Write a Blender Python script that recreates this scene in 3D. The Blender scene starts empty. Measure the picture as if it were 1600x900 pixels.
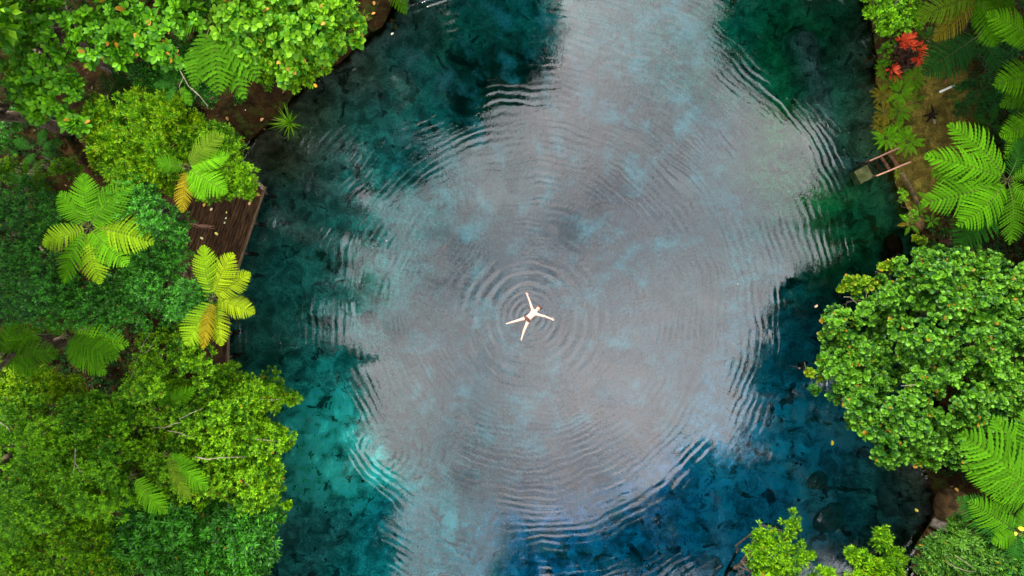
import bpy, bmesh, math, random
import numpy as np
from mathutils import Vector, Matrix, Quaternion

# ------------------------------------------------------------------ camera, sky, sun, exposure
SC = bpy.context.scene
COL = SC.collection
H = 30.0                       # drone height above the water, metres
PPM = 1600 / 44.0              # photograph pixels per metre at the water
cam = bpy.data.cameras.new('camera')
cam.sensor_width = 36; cam.lens = 36 * H / 44.0
cam.clip_start = 0.1; cam.clip_end = 3000
camo = bpy.data.objects.new('camera', cam); COL.objects.link(camo)
camo.location = (0, 0, H)
SC.camera = camo

SUN_EL, SUN_AZ = math.radians(50), math.radians(115)     # azimuth counted from +x to +y
SC.view_settings.view_transform = 'Standard'
SC.view_settings.look = 'None'
SC.view_settings.exposure = 2.25
SC.view_settings.gamma = 1.0
SC.cycles.max_bounces = 7
SC.cycles.diffuse_bounces = 3
SC.cycles.glossy_bounces = 2
SC.cycles.transparent_max_bounces = 12
SC.cycles.transmission_bounces = 4
SC.cycles.caustics_reflective = False
SC.cycles.caustics_refractive = False

world = bpy.data.worlds.new('World'); SC.world = world
world.use_nodes = True
def build_world():
    nt = world.node_tree; nt.nodes.clear()
    N, L = nt.nodes.new, nt.links.new
    out = N('ShaderNodeOutputWorld'); bg = N('ShaderNodeBackground'); bg.inputs['Strength'].default_value = 0.10
    sky = N('ShaderNodeTexSky'); sky.sky_type = 'NISHITA'; sky.sun_disc = False
    sky.sun_elevation = SUN_EL; sky.sun_rotation = math.pi / 2 - SUN_AZ
    sky.air_density = 1.0; sky.dust_density = 2.0
    tc = N('ShaderNodeTexCoord'); sep = N('ShaderNodeSeparateXYZ'); L(tc.outputs['Generated'], sep.inputs[0])
    mx = N('ShaderNodeMath'); mx.operation = 'MAXIMUM'; mx.inputs[1].default_value = 0.06; L(sep.outputs['Z'], mx.inputs[0])
    dv = N('ShaderNodeVectorMath'); dv.operation = 'DIVIDE'; cb = N('ShaderNodeCombineXYZ')
    for i in range(3): L(mx.outputs[0], cb.inputs[i])
    L(tc.outputs['Generated'], dv.inputs[0]); L(cb.outputs[0], dv.inputs[1])
    def noise(scale, detail, rough, dist=0.0, off=(0, 0, 0)):
        ad = N('ShaderNodeVectorMath'); ad.operation = 'ADD'; ad.inputs[1].default_value = off; L(dv.outputs[0], ad.inputs[0])
        n = N('ShaderNodeTexNoise'); n.inputs['Scale'].default_value = scale; n.inputs['Detail'].default_value = detail
        n.inputs['Roughness'].default_value = rough; n.inputs['Distortion'].default_value = dist; L(ad.outputs[0], n.inputs['Vector']); return n
    n1 = noise(3.4, 7, .62, .5, (3.1, 1.7, 0)); n2 = noise(4.2, 6, .60, .8, (7.7, 2.2, 0))
    r1 = N('ShaderNodeValToRGB'); e = r1.color_ramp.elements
    e[0].position = .40; e[0].color = (5.2, 5.8, 6.0, 1); e[1].position = .57; e[1].color = (7.9, 7.4, 7.3, 1)
    L(n1.outputs['Fac'], r1.inputs[0])
    r2 = N('ShaderNodeValToRGB'); e = r2.color_ramp.elements
    e[0].position = .36; e[0].color = (.34, .36, .385, 1); e[1].position = .60; e[1].color = (1.20, 1.19, 1.19, 1)
    L(n2.outputs['Fac'], r2.inputs[0])
    mu = N('ShaderNodeMix'); mu.data_type = 'RGBA'; mu.blend_type = 'MULTIPLY'; mu.inputs[0].default_value = 1
    L(r1.outputs[0], mu.inputs[6]); L(r2.outputs[0], mu.inputs[7])
    mi = N('ShaderNodeMix'); mi.data_type = 'RGBA'; mi.inputs[0].default_value = .86
    L(sky.outputs[0], mi.inputs[6]); L(mu.outputs[2], mi.inputs[7])
    L(mi.outputs[2], bg.inputs['Color']); L(bg.outputs[0], out.inputs['Surface'])
build_world()

sun = bpy.data.lights.new('sun', 'SUN'); sun.energy = 1.5; sun.angle = math.radians(10); sun.color = (1, .96, .9)
suno = bpy.data.objects.new('sun', sun); COL.objects.link(suno)
sd = Vector((math.cos(SUN_EL) * math.cos(SUN_AZ), math.cos(SUN_EL) * math.sin(SUN_AZ), math.sin(SUN_EL)))
suno.rotation_euler = sd.to_track_quat('Z', 'Y').to_euler(); suno.location = sd * 60

# ------------------------------------------------------------------ helpers
RNG = np.random.default_rng(11)
def at(px, py, z=0.0):
    """the place whose picture at height z is this pixel of the photograph"""
    f = 1 - z / H
    return np.array([(px - 800) / PPM * f, (450 - py) / PPM * f, z])
def mpp(z): return (1 - z / H) / PPM          # metres per photograph pixel at height z

def tag(o, label=None, cat=None, group=None, kind=None):
    if label: o['label'] = label
    if cat: o['category'] = cat
    if group: o['group'] = group
    if kind: o['kind'] = kind
    return o
def thing(name, label, cat, loc, group=None, rz=0):
    o = bpy.data.objects.new(name, None); COL.objects.link(o)
    o.empty_display_size = .2
    o.location = loc; o.rotation_euler = (0, 0, rz)
    return tag(o, label, cat, group)
def link(name, me, parent=None, mats=None):
    o = bpy.data.objects.new(name, me); COL.objects.link(o)
    if mats is not None:
        me.materials.clear()
        for m in (mats if isinstance(mats, (list, tuple)) else [mats]): me.materials.append(m)
    if parent: o.parent = parent
    return o
def tri_mesh(name, V, T, tint=None, midx=None, smooth=False):
    V = np.asarray(V, np.float32); T = np.asarray(T, np.int32)
    me = bpy.data.meshes.new(name)
    me.vertices.add(len(V)); me.vertices.foreach_set('co', V.ravel())
    k = T.shape[1]
    me.loops.add(T.size); me.loops.foreach_set('vertex_index', T.ravel())
    me.polygons.add(len(T)); me.polygons.foreach_set('loop_start', np.arange(0, T.size, k, dtype=np.int32))
    me.polygons.foreach_set('use_smooth', np.full(len(T), smooth, bool))
    if midx is not None: me.polygons.foreach_set('material_index', np.asarray(midx, np.int32))
    if tint is not None:
        a = me.attributes.new('tint', 'FLOAT', 'POINT'); a.data.foreach_set('value', np.asarray(tint, np.float32))
    me.update(calc_edges=True)
    return me
def bm_obj(name, bm, mat, parent=None, smooth=False):
    me = bpy.data.meshes.new(name); bm.normal_update(); bm.to_mesh(me); bm.free()
    for p in me.polygons: p.use_smooth = smooth
    return link(name, me, parent, mat)
def tube(pts, rad, sides=7, cap=True, wob=0.0, rng=None):
    """tapered tube through points -> V, quads as triangles"""
    pts = np.asarray(pts, float); n = len(pts)
    rad = np.broadcast_to(np.asarray(rad, float), (n,)) if np.ndim(rad) == 0 else np.asarray(rad, float)
    V, T = [], []
    t0 = None
    for i in range(n):
        t = pts[min(i + 1, n - 1)] - pts[max(i - 1, 0)]; t = t / (np.linalg.norm(t) + 1e-9)
        a = np.array([0, 0, 1.0]) if abs(t[2]) < .9 else np.array([1.0, 0, 0])
        u = np.cross(t, a); u /= np.linalg.norm(u)
        if t0 is not None:
            u = t0 - t * np.dot(t0, t); u /= (np.linalg.norm(u) + 1e-9)
        t0 = u; w = np.cross(t, u)
        for j in range(sides):
            an = 2 * math.pi * j / sides
            r = rad[i] * (1 + (wob * (rng.random() - .5) if wob else 0))
            V.append(pts[i] + (u * math.cos(an) + w * math.sin(an)) * r)
    for i in range(n - 1):
        for j in range(sides):
            a = i * sides + j; b = i * sides + (j + 1) % sides
            T += [(a, b, b + sides), (a, b + sides, a + sides)]
    if cap:
        for i0 in (0, (n - 1) * sides):
            c = len(V); V.append(pts[0] if i0 == 0 else pts[-1])
            for j in range(sides):
                a, b = i0 + j, i0 + (j + 1) % sides
                T.append((b, a, c) if i0 == 0 else (a, b, c))
    return np.array(V), np.array(T)
def join(parts):
    Vs, Ts, o = [], [], 0
    for V, T in parts: Vs.append(V); Ts.append(np.asarray(T) + o); o += len(V)
    return np.concatenate(Vs), np.concatenate(Ts)
def wiggle(a, b, n, amt, rng):
    a, b = np.asarray(a, float), np.asarray(b, float)
    t = np.linspace(0, 1, n)[:, None]
    p = a + (b - a) * t
    off = rng.normal(0, amt, (n, 3)) * np.sin(t * math.pi) 
    return p + off

# ------------------------------------------------------------------ materials
def new_mat(name):
    m = bpy.data.materials.new(name); m.use_nodes = True; m.node_tree.nodes.clear(); return m
class G:
    def __init__(s, m): s.t = m.node_tree
    def n(s, ty, **kw):
        x = s.t.nodes.new(ty)
        for k, v in kw.items(): setattr(x, k, v)
        return x
    def l(s, a, b): s.t.links.new(a, b)
    def val(s, x, sock):
        if hasattr(x, 'is_linked') or hasattr(x, 'links'): s.l(x, sock)
        else: sock.default_value = x
    def math(s, op, a, b=0.0, c=0.0, clamp=False):
        x = s.n('ShaderNodeMath', operation=op); x.use_clamp = clamp
        s.val(a, x.inputs[0]); s.val(b, x.inputs[1]); s.val(c, x.inputs[2]); return x.outputs[0]
    def vmath(s, op, a, b=(0, 0, 0)):
        x = s.n('ShaderNodeVectorMath', operation=op); s.val(a, x.inputs[0]); s.val(b, x.inputs[1]); return x
    def noise(s, vec, scale, detail=2, rough=.5, dist=0.0, dim='3D'):
        x = s.n('ShaderNodeTexNoise'); x.noise_dimensions = dim
        if vec is not None: s.l(vec, x.inputs['Vector'])
        x.inputs['Scale'].default_value = scale; x.inputs['Detail'].default_value = detail
        x.inputs['Roughness'].default_value = rough; x.inputs['Distortion'].default_value = dist
        return x.outputs['Fac']
    def mix(s, f, a, b, blend='MIX'):
        x = s.n('ShaderNodeMix', data_type='RGBA', blend_type=blend)
        s.val(f, x.inputs[0])
        for v, i in ((a, 6), (b, 7)):
            if isinstance(v, tuple): x.inputs[i].default_value = (*v[:3], 1)
            else: s.l(v, x.inputs[i])
        return x.outputs[2]
    def ramp(s, f, stops):
        x = s.n('ShaderNodeValToRGB'); e = x.color_ramp.elements
        while len(e) < len(stops): e.new(.5)
        for k, (p, c) in enumerate(stops):
            e[k].position = p; e[k].color = (*c, 1) if isinstance(c, tuple) else (c, c, c, 1)
        s.l(f, x.inputs[0]); return x.outputs[0]
    def smooth(s, f, a, b, lo=0.0, hi=1.0):
        x = s.n('ShaderNodeMapRange', interpolation_type='SMOOTHSTEP')
        s.val(f, x.inputs[0]); x.inputs[1].default_value = a; x.inputs[2].default_value = b
        x.inputs[3].default_value = lo; x.inputs[4].default_value = hi; return x.outputs[0]
    def pos(s): return s.n('ShaderNodeNewGeometry').outputs['Position']
    def bsdf(s, col, rough=.6, spec=.3, normal=None):
        b = s.n('ShaderNodeBsdfPrincipled'); s.val(col if not isinstance(col, tuple) else (*col[:3], 1), b.inputs['Base Color'])
        s.val(rough, b.inputs['Roughness']); b.inputs['Specular IOR Level'].default_value = spec
        if normal is not None: s.l(normal, b.inputs['Normal'])
        return b
    def bump(s, h, dist=1.0, strength=1.0):
        b = s.n('ShaderNodeBump'); b.inputs['Distance'].default_value = dist; b.inputs['Strength'].default_value = strength
        s.l(h, b.inputs['Height']); return b.outputs[0]
    def out(s, surf, vol=None):
        o = s.n('ShaderNodeOutputMaterial'); s.l(surf, o.inputs['Surface'])
        if vol is not None: s.l(vol, o.inputs['Volume'])

def leaf_mat(name, old, young, odd=(.30, .16, .01), odd_share=.012, gloss=.16, rough=.45, trans=.28, objcol=False):
    """leaf colour by age and chance, plus sprig highlight and shade put into tint: every leaf keeps its own tone"""
    m = new_mat(name); g = G(m)
    geo = g.n('ShaderNodeNewGeometry'); oi = g.n('ShaderNodeObjectInfo')
    isl = geo.outputs['Random Per Island']
    r = g.math('FRACT', g.math('ADD', isl, oi.outputs['Random']))
    at_ = g.n('ShaderNodeAttribute', attribute_name='tint')
    t = g.math('ADD', at_.outputs['Fac'], g.math('MULTIPLY', g.math('SUBTRACT', r, .5), .55))
    clump = g.noise(geo.outputs['Position'], .9, 2)
    t = g.math('ADD', t, g.math('MULTIPLY', g.math('SUBTRACT', clump, .5), .9), clamp=True)
    if objcol:
        c = g.mix(t, g.mix(1.0, oi.outputs['Color'], (.62, .66, .6), 'MULTIPLY'), g.mix(1.0, oi.outputs['Color'], (1.25, 1.2, 1.1), 'MULTIPLY'))
    else:
        c = g.mix(t, old, young)
    v = g.math('ADD', .8, g.math('MULTIPLY', g.math('FRACT', g.math('MULTIPLY', r, 7.31)), .4))
    hs = g.n('ShaderNodeHueSaturation'); g.l(c, hs.inputs['Color']); g.l(v, hs.inputs['Value'])
    hs.inputs['Hue'].default_value = .5
    c = hs.outputs[0]
    if odd_share:
        c = g.mix(g.math('LESS_THAN', g.math('FRACT', g.math('MULTIPLY', r, 13.77)), odd_share), c, odd)
    b = g.bsdf(c, rough, gloss)
    tr = g.n('ShaderNodeBsdfTranslucent'); g.l(g.mix(1.0, c, (1.1, 1.25, .6), 'MULTIPLY'), tr.inputs['Color'])
    mx = g.n('ShaderNodeMixShader'); mx.inputs[0].default_value = trans
    g.l(b.outputs[0], mx.inputs[1]); g.l(tr.outputs[0], mx.inputs[2])
    g.out(mx.outputs[0]); return m
def simple_mat(name, c1, c2, scale=6, rough=.8, spec=.25, bump=0.0, bscale=None, stretch=None, objcol=False):
    m = new_mat(name); g = G(m)
    tc = g.n('ShaderNodeTexCoord'); v = tc.outputs['Object']
    if stretch: v = g.vmath('MULTIPLY', v, stretch).outputs[0]
    oi = g.n('ShaderNodeObjectInfo')
    v = g.vmath('ADD', v, g.vmath('MULTIPLY', oi.outputs['Location'], (1.7, 1.3, 1.1)).outputs[0]).outputs[0]
    f = g.noise(v, scale, 5, .6)
    c = g.mix(g.smooth(f, .35, .65), c1, c2)
    k = g.math('ADD', .75, g.math('MULTIPLY', oi.outputs['Random'], .5))
    hs = g.n('ShaderNodeHueSaturation'); g.l(c, hs.inputs['Color']); g.l(k, hs.inputs['Value']); c = hs.outputs[0]
    if objcol: c = g.mix(1.0, c, oi.outputs['Color'], 'MULTIPLY')
    nrm = g.bump(g.noise(v, bscale or scale * 3, 4, .6), bump) if bump else None
    g.out(g.bsdf(c, rough, spec, nrm).outputs[0]); return m

M = {}
M['lime'] = leaf_mat('lime_leaf', (.028, .120, .003), (.215, .440, .005), trans=.3)
M['limefine'] = leaf_mat('lime_small_leaf', (.045, .170, .002), (.260, .430, .003), trans=.3, odd_share=.02, odd=(.34, .30, .01))
M['mid'] = leaf_mat('mid_green_leaf', (.032, .135, .004), (.185, .430, .006), trans=.25)
M['deep'] = leaf_mat('deep_green_leaf', (.012, .075, .010), (.070, .310, .022), gloss=.3, rough=.4, odd_share=.004)
M['deepmid'] = leaf_mat('glossy_green_leaf', (.016, .095, .007), (.070, .310, .014), gloss=.3, rough=.38, odd_share=.004)
M['round'] = leaf_mat('round_leaf', (.014, .080, .006), (.120, .310, .014), gloss=.28, rough=.4, odd_share=.018)
M['roundyellow'] = leaf_mat('yellow_round_leaf', (.04, .15, .006), (.26, .38, .010), odd_share=.06)
M['rosette'] = leaf_mat('rosette_leaf', (.030, .135, .004), (.125, .350, .006), odd_share=.015, odd=(.42, .20, .02))
M['pale'] = leaf_mat('pale_rosette_leaf', (.030, .150, .004), (.170, .370, .010), odd_share=.012, odd=(.45, .26, .04))
M['blue'] = leaf_mat('bluish_fine_leaf', (.004, .045, .009), (.022, .150, .020), odd_share=0, gloss=.15)
M['olive'] = leaf_mat('olive_leaf', (.016, .075, .006), (.095, .240, .016), gloss=.3, odd_share=.015)
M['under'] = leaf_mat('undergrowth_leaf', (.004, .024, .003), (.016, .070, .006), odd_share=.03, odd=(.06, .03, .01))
M['frond'] = leaf_mat('fern_frond', (0, 0, 0), (0, 0, 0), objcol=True, odd_share=0, trans=.3, gloss=.04, rough=.65)
M['red'] = leaf_mat('red_leaf', (.60, .050, .020), (.88, .160, .060), odd_share=.05, odd=(.5, .12, .03))
M['maroon'] = leaf_mat('maroon_leaf', (.030, .012, .010), (.10, .05, .035), odd_share=.05, odd=(.12, .14, .05))
M['bark'] = simple_mat('bark', (.05, .035, .022), (.16, .12, .085), 9, .9, .15, .02)
M['palebark'] = simple_mat('pale_bark', (.13, .105, .07), (.30, .25, .18), 12, .85, .2, .01)
M['fernbark'] = simple_mat('fern_trunk', (.02, .014, .010), (.10, .075, .055), 26, .95, .1, .03, stretch=(1, 1, 3))
M['rachis'] = simple_mat('fern_stalk', (.05, .07, .01), (.11, .11, .025), 5, .6, .3)

# ------------------------------------------------------------------ the ground and the bed of the pool: one sheet
SHORE = [(660, -420), (655, -200), (640, -60), (606, 22), (560, 72), (505, 112), (455, 150), (428, 188), (388, 225), (368, 262), (345, 300), (332, 420), (322, 560),
         (330, 640), (372, 720), (388, 800), (384, 900), (380, 1000), (420, 1150), (600, 1230), (900, 1260), (1350, 1220), (1425, 1000), (1424, 900),
         (1430, 850), (1458, 812), (1468, 780), (1448, 735), (1465, 640), (1480, 560), (1468, 470), (1440, 400), (1428, 345), (1402, 296), (1393, 255),
         (1385, 232), (1384, 200), (1378, 150), (1373, 95), (1360, 40), (1350, -20), (1335, -150), (1300, -420), (1000, -520)]
SHW = np.array([at(*p)[:2] for p in SHORE])
def signed_shore(X, Y):
    """metres from the shore line, positive on land"""
    P = np.stack([X.ravel(), Y.ravel()], 1); n = len(SHW)
    best = np.full(len(P), 1e9); inside = np.zeros(len(P), bool)
    for i in range(n):
        a, b = SHW[i], SHW[(i + 1) % n]; ab = b - a
        t = np.clip(((P - a) @ ab) / (ab @ ab), 0, 1)
        d = np.hypot(*(P - a - t[:, None] * ab).T); best = np.minimum(best, d)
        c = ((a[1] > P[:, 1]) != (b[1] > P[:, 1]))
        xx = a[0] + (P[:, 1] - a[1]) * ab[0] / (ab[1] if abs(ab[1]) > 1e-9 else 1e-9)
        inside ^= c & (P[:, 0] < xx)
    return np.where(inside, -best, best).reshape(X.shape)
def vnoise(X, Y, scale, seed, octs=3):
    out = np.zeros_like(X); amp = 1; tot = 0
    for o in range(octs):
        r = np.random.default_rng(seed + o * 17); tab = r.random((64, 64))
        u, v = X * scale * 2**o, Y * scale * 2**o
        i, j = np.floor(u).astype(int), np.floor(v).astype(int); fu, fv = u - i, v - j
        fu = fu * fu * (3 - 2 * fu); fv = fv * fv * (3 - 2 * fv)
        g_ = lambda a, b: tab[a % 64, b % 64]
        out += amp * ((g_(i, j) * (1 - fu) + g_(i + 1, j) * fu) * (1 - fv) + (g_(i, j + 1) * (1 - fu) + g_(i + 1, j + 1) * fu) * fv)
        tot += amp; amp *= .5
    return out / tot - .5
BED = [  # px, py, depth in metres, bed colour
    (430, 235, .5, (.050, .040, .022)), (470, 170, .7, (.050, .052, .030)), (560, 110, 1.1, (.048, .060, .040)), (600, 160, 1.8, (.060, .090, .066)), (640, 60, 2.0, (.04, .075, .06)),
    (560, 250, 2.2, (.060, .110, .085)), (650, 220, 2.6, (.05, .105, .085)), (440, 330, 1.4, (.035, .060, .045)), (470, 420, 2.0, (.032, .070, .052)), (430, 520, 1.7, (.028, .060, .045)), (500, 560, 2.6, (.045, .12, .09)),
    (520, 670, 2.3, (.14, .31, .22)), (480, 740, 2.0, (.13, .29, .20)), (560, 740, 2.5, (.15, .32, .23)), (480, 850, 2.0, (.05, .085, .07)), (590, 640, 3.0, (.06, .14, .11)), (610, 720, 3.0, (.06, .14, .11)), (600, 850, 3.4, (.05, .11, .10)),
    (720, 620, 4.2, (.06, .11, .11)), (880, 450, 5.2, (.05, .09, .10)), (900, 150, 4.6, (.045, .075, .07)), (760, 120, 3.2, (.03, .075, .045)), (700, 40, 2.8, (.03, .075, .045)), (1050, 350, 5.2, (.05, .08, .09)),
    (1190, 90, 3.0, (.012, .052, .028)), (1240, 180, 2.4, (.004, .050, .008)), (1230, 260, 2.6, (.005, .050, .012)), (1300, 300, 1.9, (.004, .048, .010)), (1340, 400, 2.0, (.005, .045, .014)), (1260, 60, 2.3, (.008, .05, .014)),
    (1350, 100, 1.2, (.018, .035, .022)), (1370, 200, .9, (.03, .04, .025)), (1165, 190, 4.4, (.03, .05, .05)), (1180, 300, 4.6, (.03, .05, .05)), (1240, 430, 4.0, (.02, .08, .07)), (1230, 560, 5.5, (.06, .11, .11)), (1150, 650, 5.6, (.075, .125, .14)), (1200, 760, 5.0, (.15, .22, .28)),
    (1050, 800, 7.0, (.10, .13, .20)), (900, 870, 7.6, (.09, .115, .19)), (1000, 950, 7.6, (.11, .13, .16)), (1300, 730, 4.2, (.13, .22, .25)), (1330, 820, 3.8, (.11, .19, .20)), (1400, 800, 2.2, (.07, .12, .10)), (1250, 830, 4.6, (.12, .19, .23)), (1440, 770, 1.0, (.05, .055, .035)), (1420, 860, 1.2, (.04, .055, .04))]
def build_ground():
    def axis(lo, hi, step):
        core = np.arange(lo, hi + 1e-6, step)
        e = np.array([1.5, 4, 9, 20, 45, 100, 220, 480, 900.0])
        return np.concatenate([lo - e[::-1], core, hi + e])
    xs, ys = axis(-24, 24, .16), axis(-19, 19, .16)
    X, Y = np.meshgrid(xs, ys)
    d = signed_shore(X, Y) + vnoise(X, Y, .9, 5) * .55
    num = np.zeros_like(X); cn = np.zeros(X.shape + (3,)); den = np.zeros_like(X)
    for (px, py, dep, c) in BED:
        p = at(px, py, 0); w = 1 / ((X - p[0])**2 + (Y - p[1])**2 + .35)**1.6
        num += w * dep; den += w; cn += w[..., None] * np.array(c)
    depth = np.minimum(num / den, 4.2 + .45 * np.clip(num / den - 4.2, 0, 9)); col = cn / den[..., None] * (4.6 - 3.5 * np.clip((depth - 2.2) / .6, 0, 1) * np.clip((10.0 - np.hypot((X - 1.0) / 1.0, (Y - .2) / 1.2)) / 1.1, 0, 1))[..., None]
    lump = vnoise(X, Y, .55, 21, 4)
    under = np.clip(-d, 0, None)
    zb = -depth * (1 - np.exp(-under / (.55 + depth * .28))) + lump * np.clip(depth * .25, 0, .9) * np.clip(under, 0, 1)
    zb = np.minimum(zb, -.03 - .1 * np.clip(under, 0, 1))
    over = np.clip(d, 0, None)
    zl = .02 + .42 * (1 - np.exp(-over / .5)) + .05 * np.clip(over - 1, 0, 12) + vnoise(X, Y, .8, 31) * .14 * np.clip(over, 0, 1)
    Z = np.where(d > 0, zl, zb)
    far = np.maximum(np.abs(X) - 24, np.abs(Y) - 19); Z = np.where(far > 2, 1.0, Z)
    land = (d > -.15).astype(float)
    # gravel shelf running along the right bank under water
    path = [at(*p)[:2] for p in [(1270, 45), (1285, 95), (1302, 140), (1308, 190), (1325, 235), (1340, 262)]]
    gd = np.full(X.shape, 9.0)
    for a, b in zip(path, path[1:]):
        ab = b - a; t = np.clip(((X - a[0]) * ab[0] + (Y - a[1]) * ab[1]) / (ab @ ab), 0, 1)
        gd = np.minimum(gd, np.hypot(X - a[0] - t * ab[0], Y - a[1] - t * ab[1]))
    gm = np.clip(1.35 - (gd + vnoise(X, Y, 1.1, 44, 4) * 1.0) / .62, 0, 1) * (1 - land)
    Z = np.where(gm > 0, np.maximum(Z, Z * (1 - gm) + (-.95) * gm), Z)
    col = col * (1 - gm[..., None]) + np.array([.17, .185, .15]) * gm[..., None]
    # soil: brown on the left, mossy on the right path
    soilL = np.array([.017, .009, .0025]); moss = np.array([.105, .078, .014]); wet = np.array([.022, .016, .010])
    mo = np.zeros_like(X)
    for (px, py, r) in [(1455, 170, 2.2), (1450, 240, 1.7), (1425, 300, 1.3), (1440, 120, 1.5)]:
        p = at(px, py, .5); mo = np.maximum(mo, np.clip(1.6 - np.hypot(X - p[0], Y - p[1]) / r * 1.2, 0, 1))
    sc = soilL * (1 - mo[..., None]) + moss * mo[..., None]
    col = col * (1 - land[..., None]) + sc * land[..., None]
    ny, nx = X.shape
    idx = np.arange(ny * nx).reshape(ny, nx)
    T = np.stack([idx[:-1, :-1], idx[:-1, 1:], idx[1:, 1:], idx[1:, :-1]], -1).reshape(-1, 4)
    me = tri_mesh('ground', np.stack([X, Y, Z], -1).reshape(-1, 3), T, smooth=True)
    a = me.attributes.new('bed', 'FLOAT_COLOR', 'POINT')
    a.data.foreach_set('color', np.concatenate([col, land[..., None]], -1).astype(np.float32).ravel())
    m = new_mat('ground'); g = G(m)
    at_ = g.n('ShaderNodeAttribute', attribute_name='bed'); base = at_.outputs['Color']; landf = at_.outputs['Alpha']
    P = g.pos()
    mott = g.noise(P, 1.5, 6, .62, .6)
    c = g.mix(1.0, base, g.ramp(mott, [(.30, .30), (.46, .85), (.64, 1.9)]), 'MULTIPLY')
    # dark holes and weed tufts, pale patches on the bed
    hn = g.noise(P, 1.15, 5, .6, .9)
    spots = g.noise(P, 3.1, 3, .6, .5)
    holes = g.math('MAXIMUM', g.math('MULTIPLY', g.smooth(hn, .575, .63), .8), g.math('MULTIPLY', g.smooth(spots, .63, .68), g.smooth(g.noise(P, .45, 2), .42, .55)))
    c = g.mix(g.math('MULTIPLY', holes, g.math('SUBTRACT', 1.0, landf)), c, (.010, .018, .015))
    pn = g.noise(P, .8, 6, .62, .1)
    pm = g.math('MULTIPLY', g.smooth(pn, .48, .72), g.math('SUBTRACT', 1.0, landf))
    sx = g.n('ShaderNodeSeparateXYZ'); g.l(P, sx.inputs[0])
    mid = g.math('MULTIPLY', g.smooth(g.math('ABSOLUTE', g.math('SUBTRACT', sx.outputs['X'], 2.0)), 9.5, 6.0), g.smooth(sx.outputs['Z'], -7.0, -4.4))
    c = g.mix(g.math('MULTIPLY', pm, mid), c, (.70, .68, .62))
    fine = g.noise(P, 14, 4, .7)
    c = g.mix(1.0, c, g.ramp(fine, [(.32, .55), (.66, 1.5)]), 'MULTIPLY')
    # moss and litter on the land
    mg = g.math('MULTIPLY', g.smooth(g.noise(P, 2.2, 4, .6), .5, .68), landf)
    c = g.mix(g.math('MULTIPLY', mg, .55), c, (.028, .050, .006))
    hgt = g.math('ADD', g.math('MULTIPLY', fine, .05), g.math('MULTIPLY', g.noise(P, 4, 5, .65), .12))
    g.out(g.bsdf(c, g.math('SUBTRACT', .95, g.math('MULTIPLY', landf, .05)), .06, g.bump(hgt, 1.0, .7)).outputs[0])
    o = link('ground', me, None, m); o['kind'] = 'structure'
    return xs, ys, Z
GX, GY, GZ = build_ground()
def ground_z(x, y):
    i = np.clip(np.searchsorted(GX, x) - 1, 0, len(GX) - 2); j = np.clip(np.searchsorted(GY, y) - 1, 0, len(GY) - 2)
    u = (x - GX[i]) / (GX[i + 1] - GX[i]); v = (y - GY[j]) / (GY[j + 1] - GY[j])
    return (GZ[j, i] * (1 - u) + GZ[j, i + 1] * u) * (1 - v) + (GZ[j + 1, i] * (1 - u) + GZ[j + 1, i + 1] * u) * v

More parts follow.
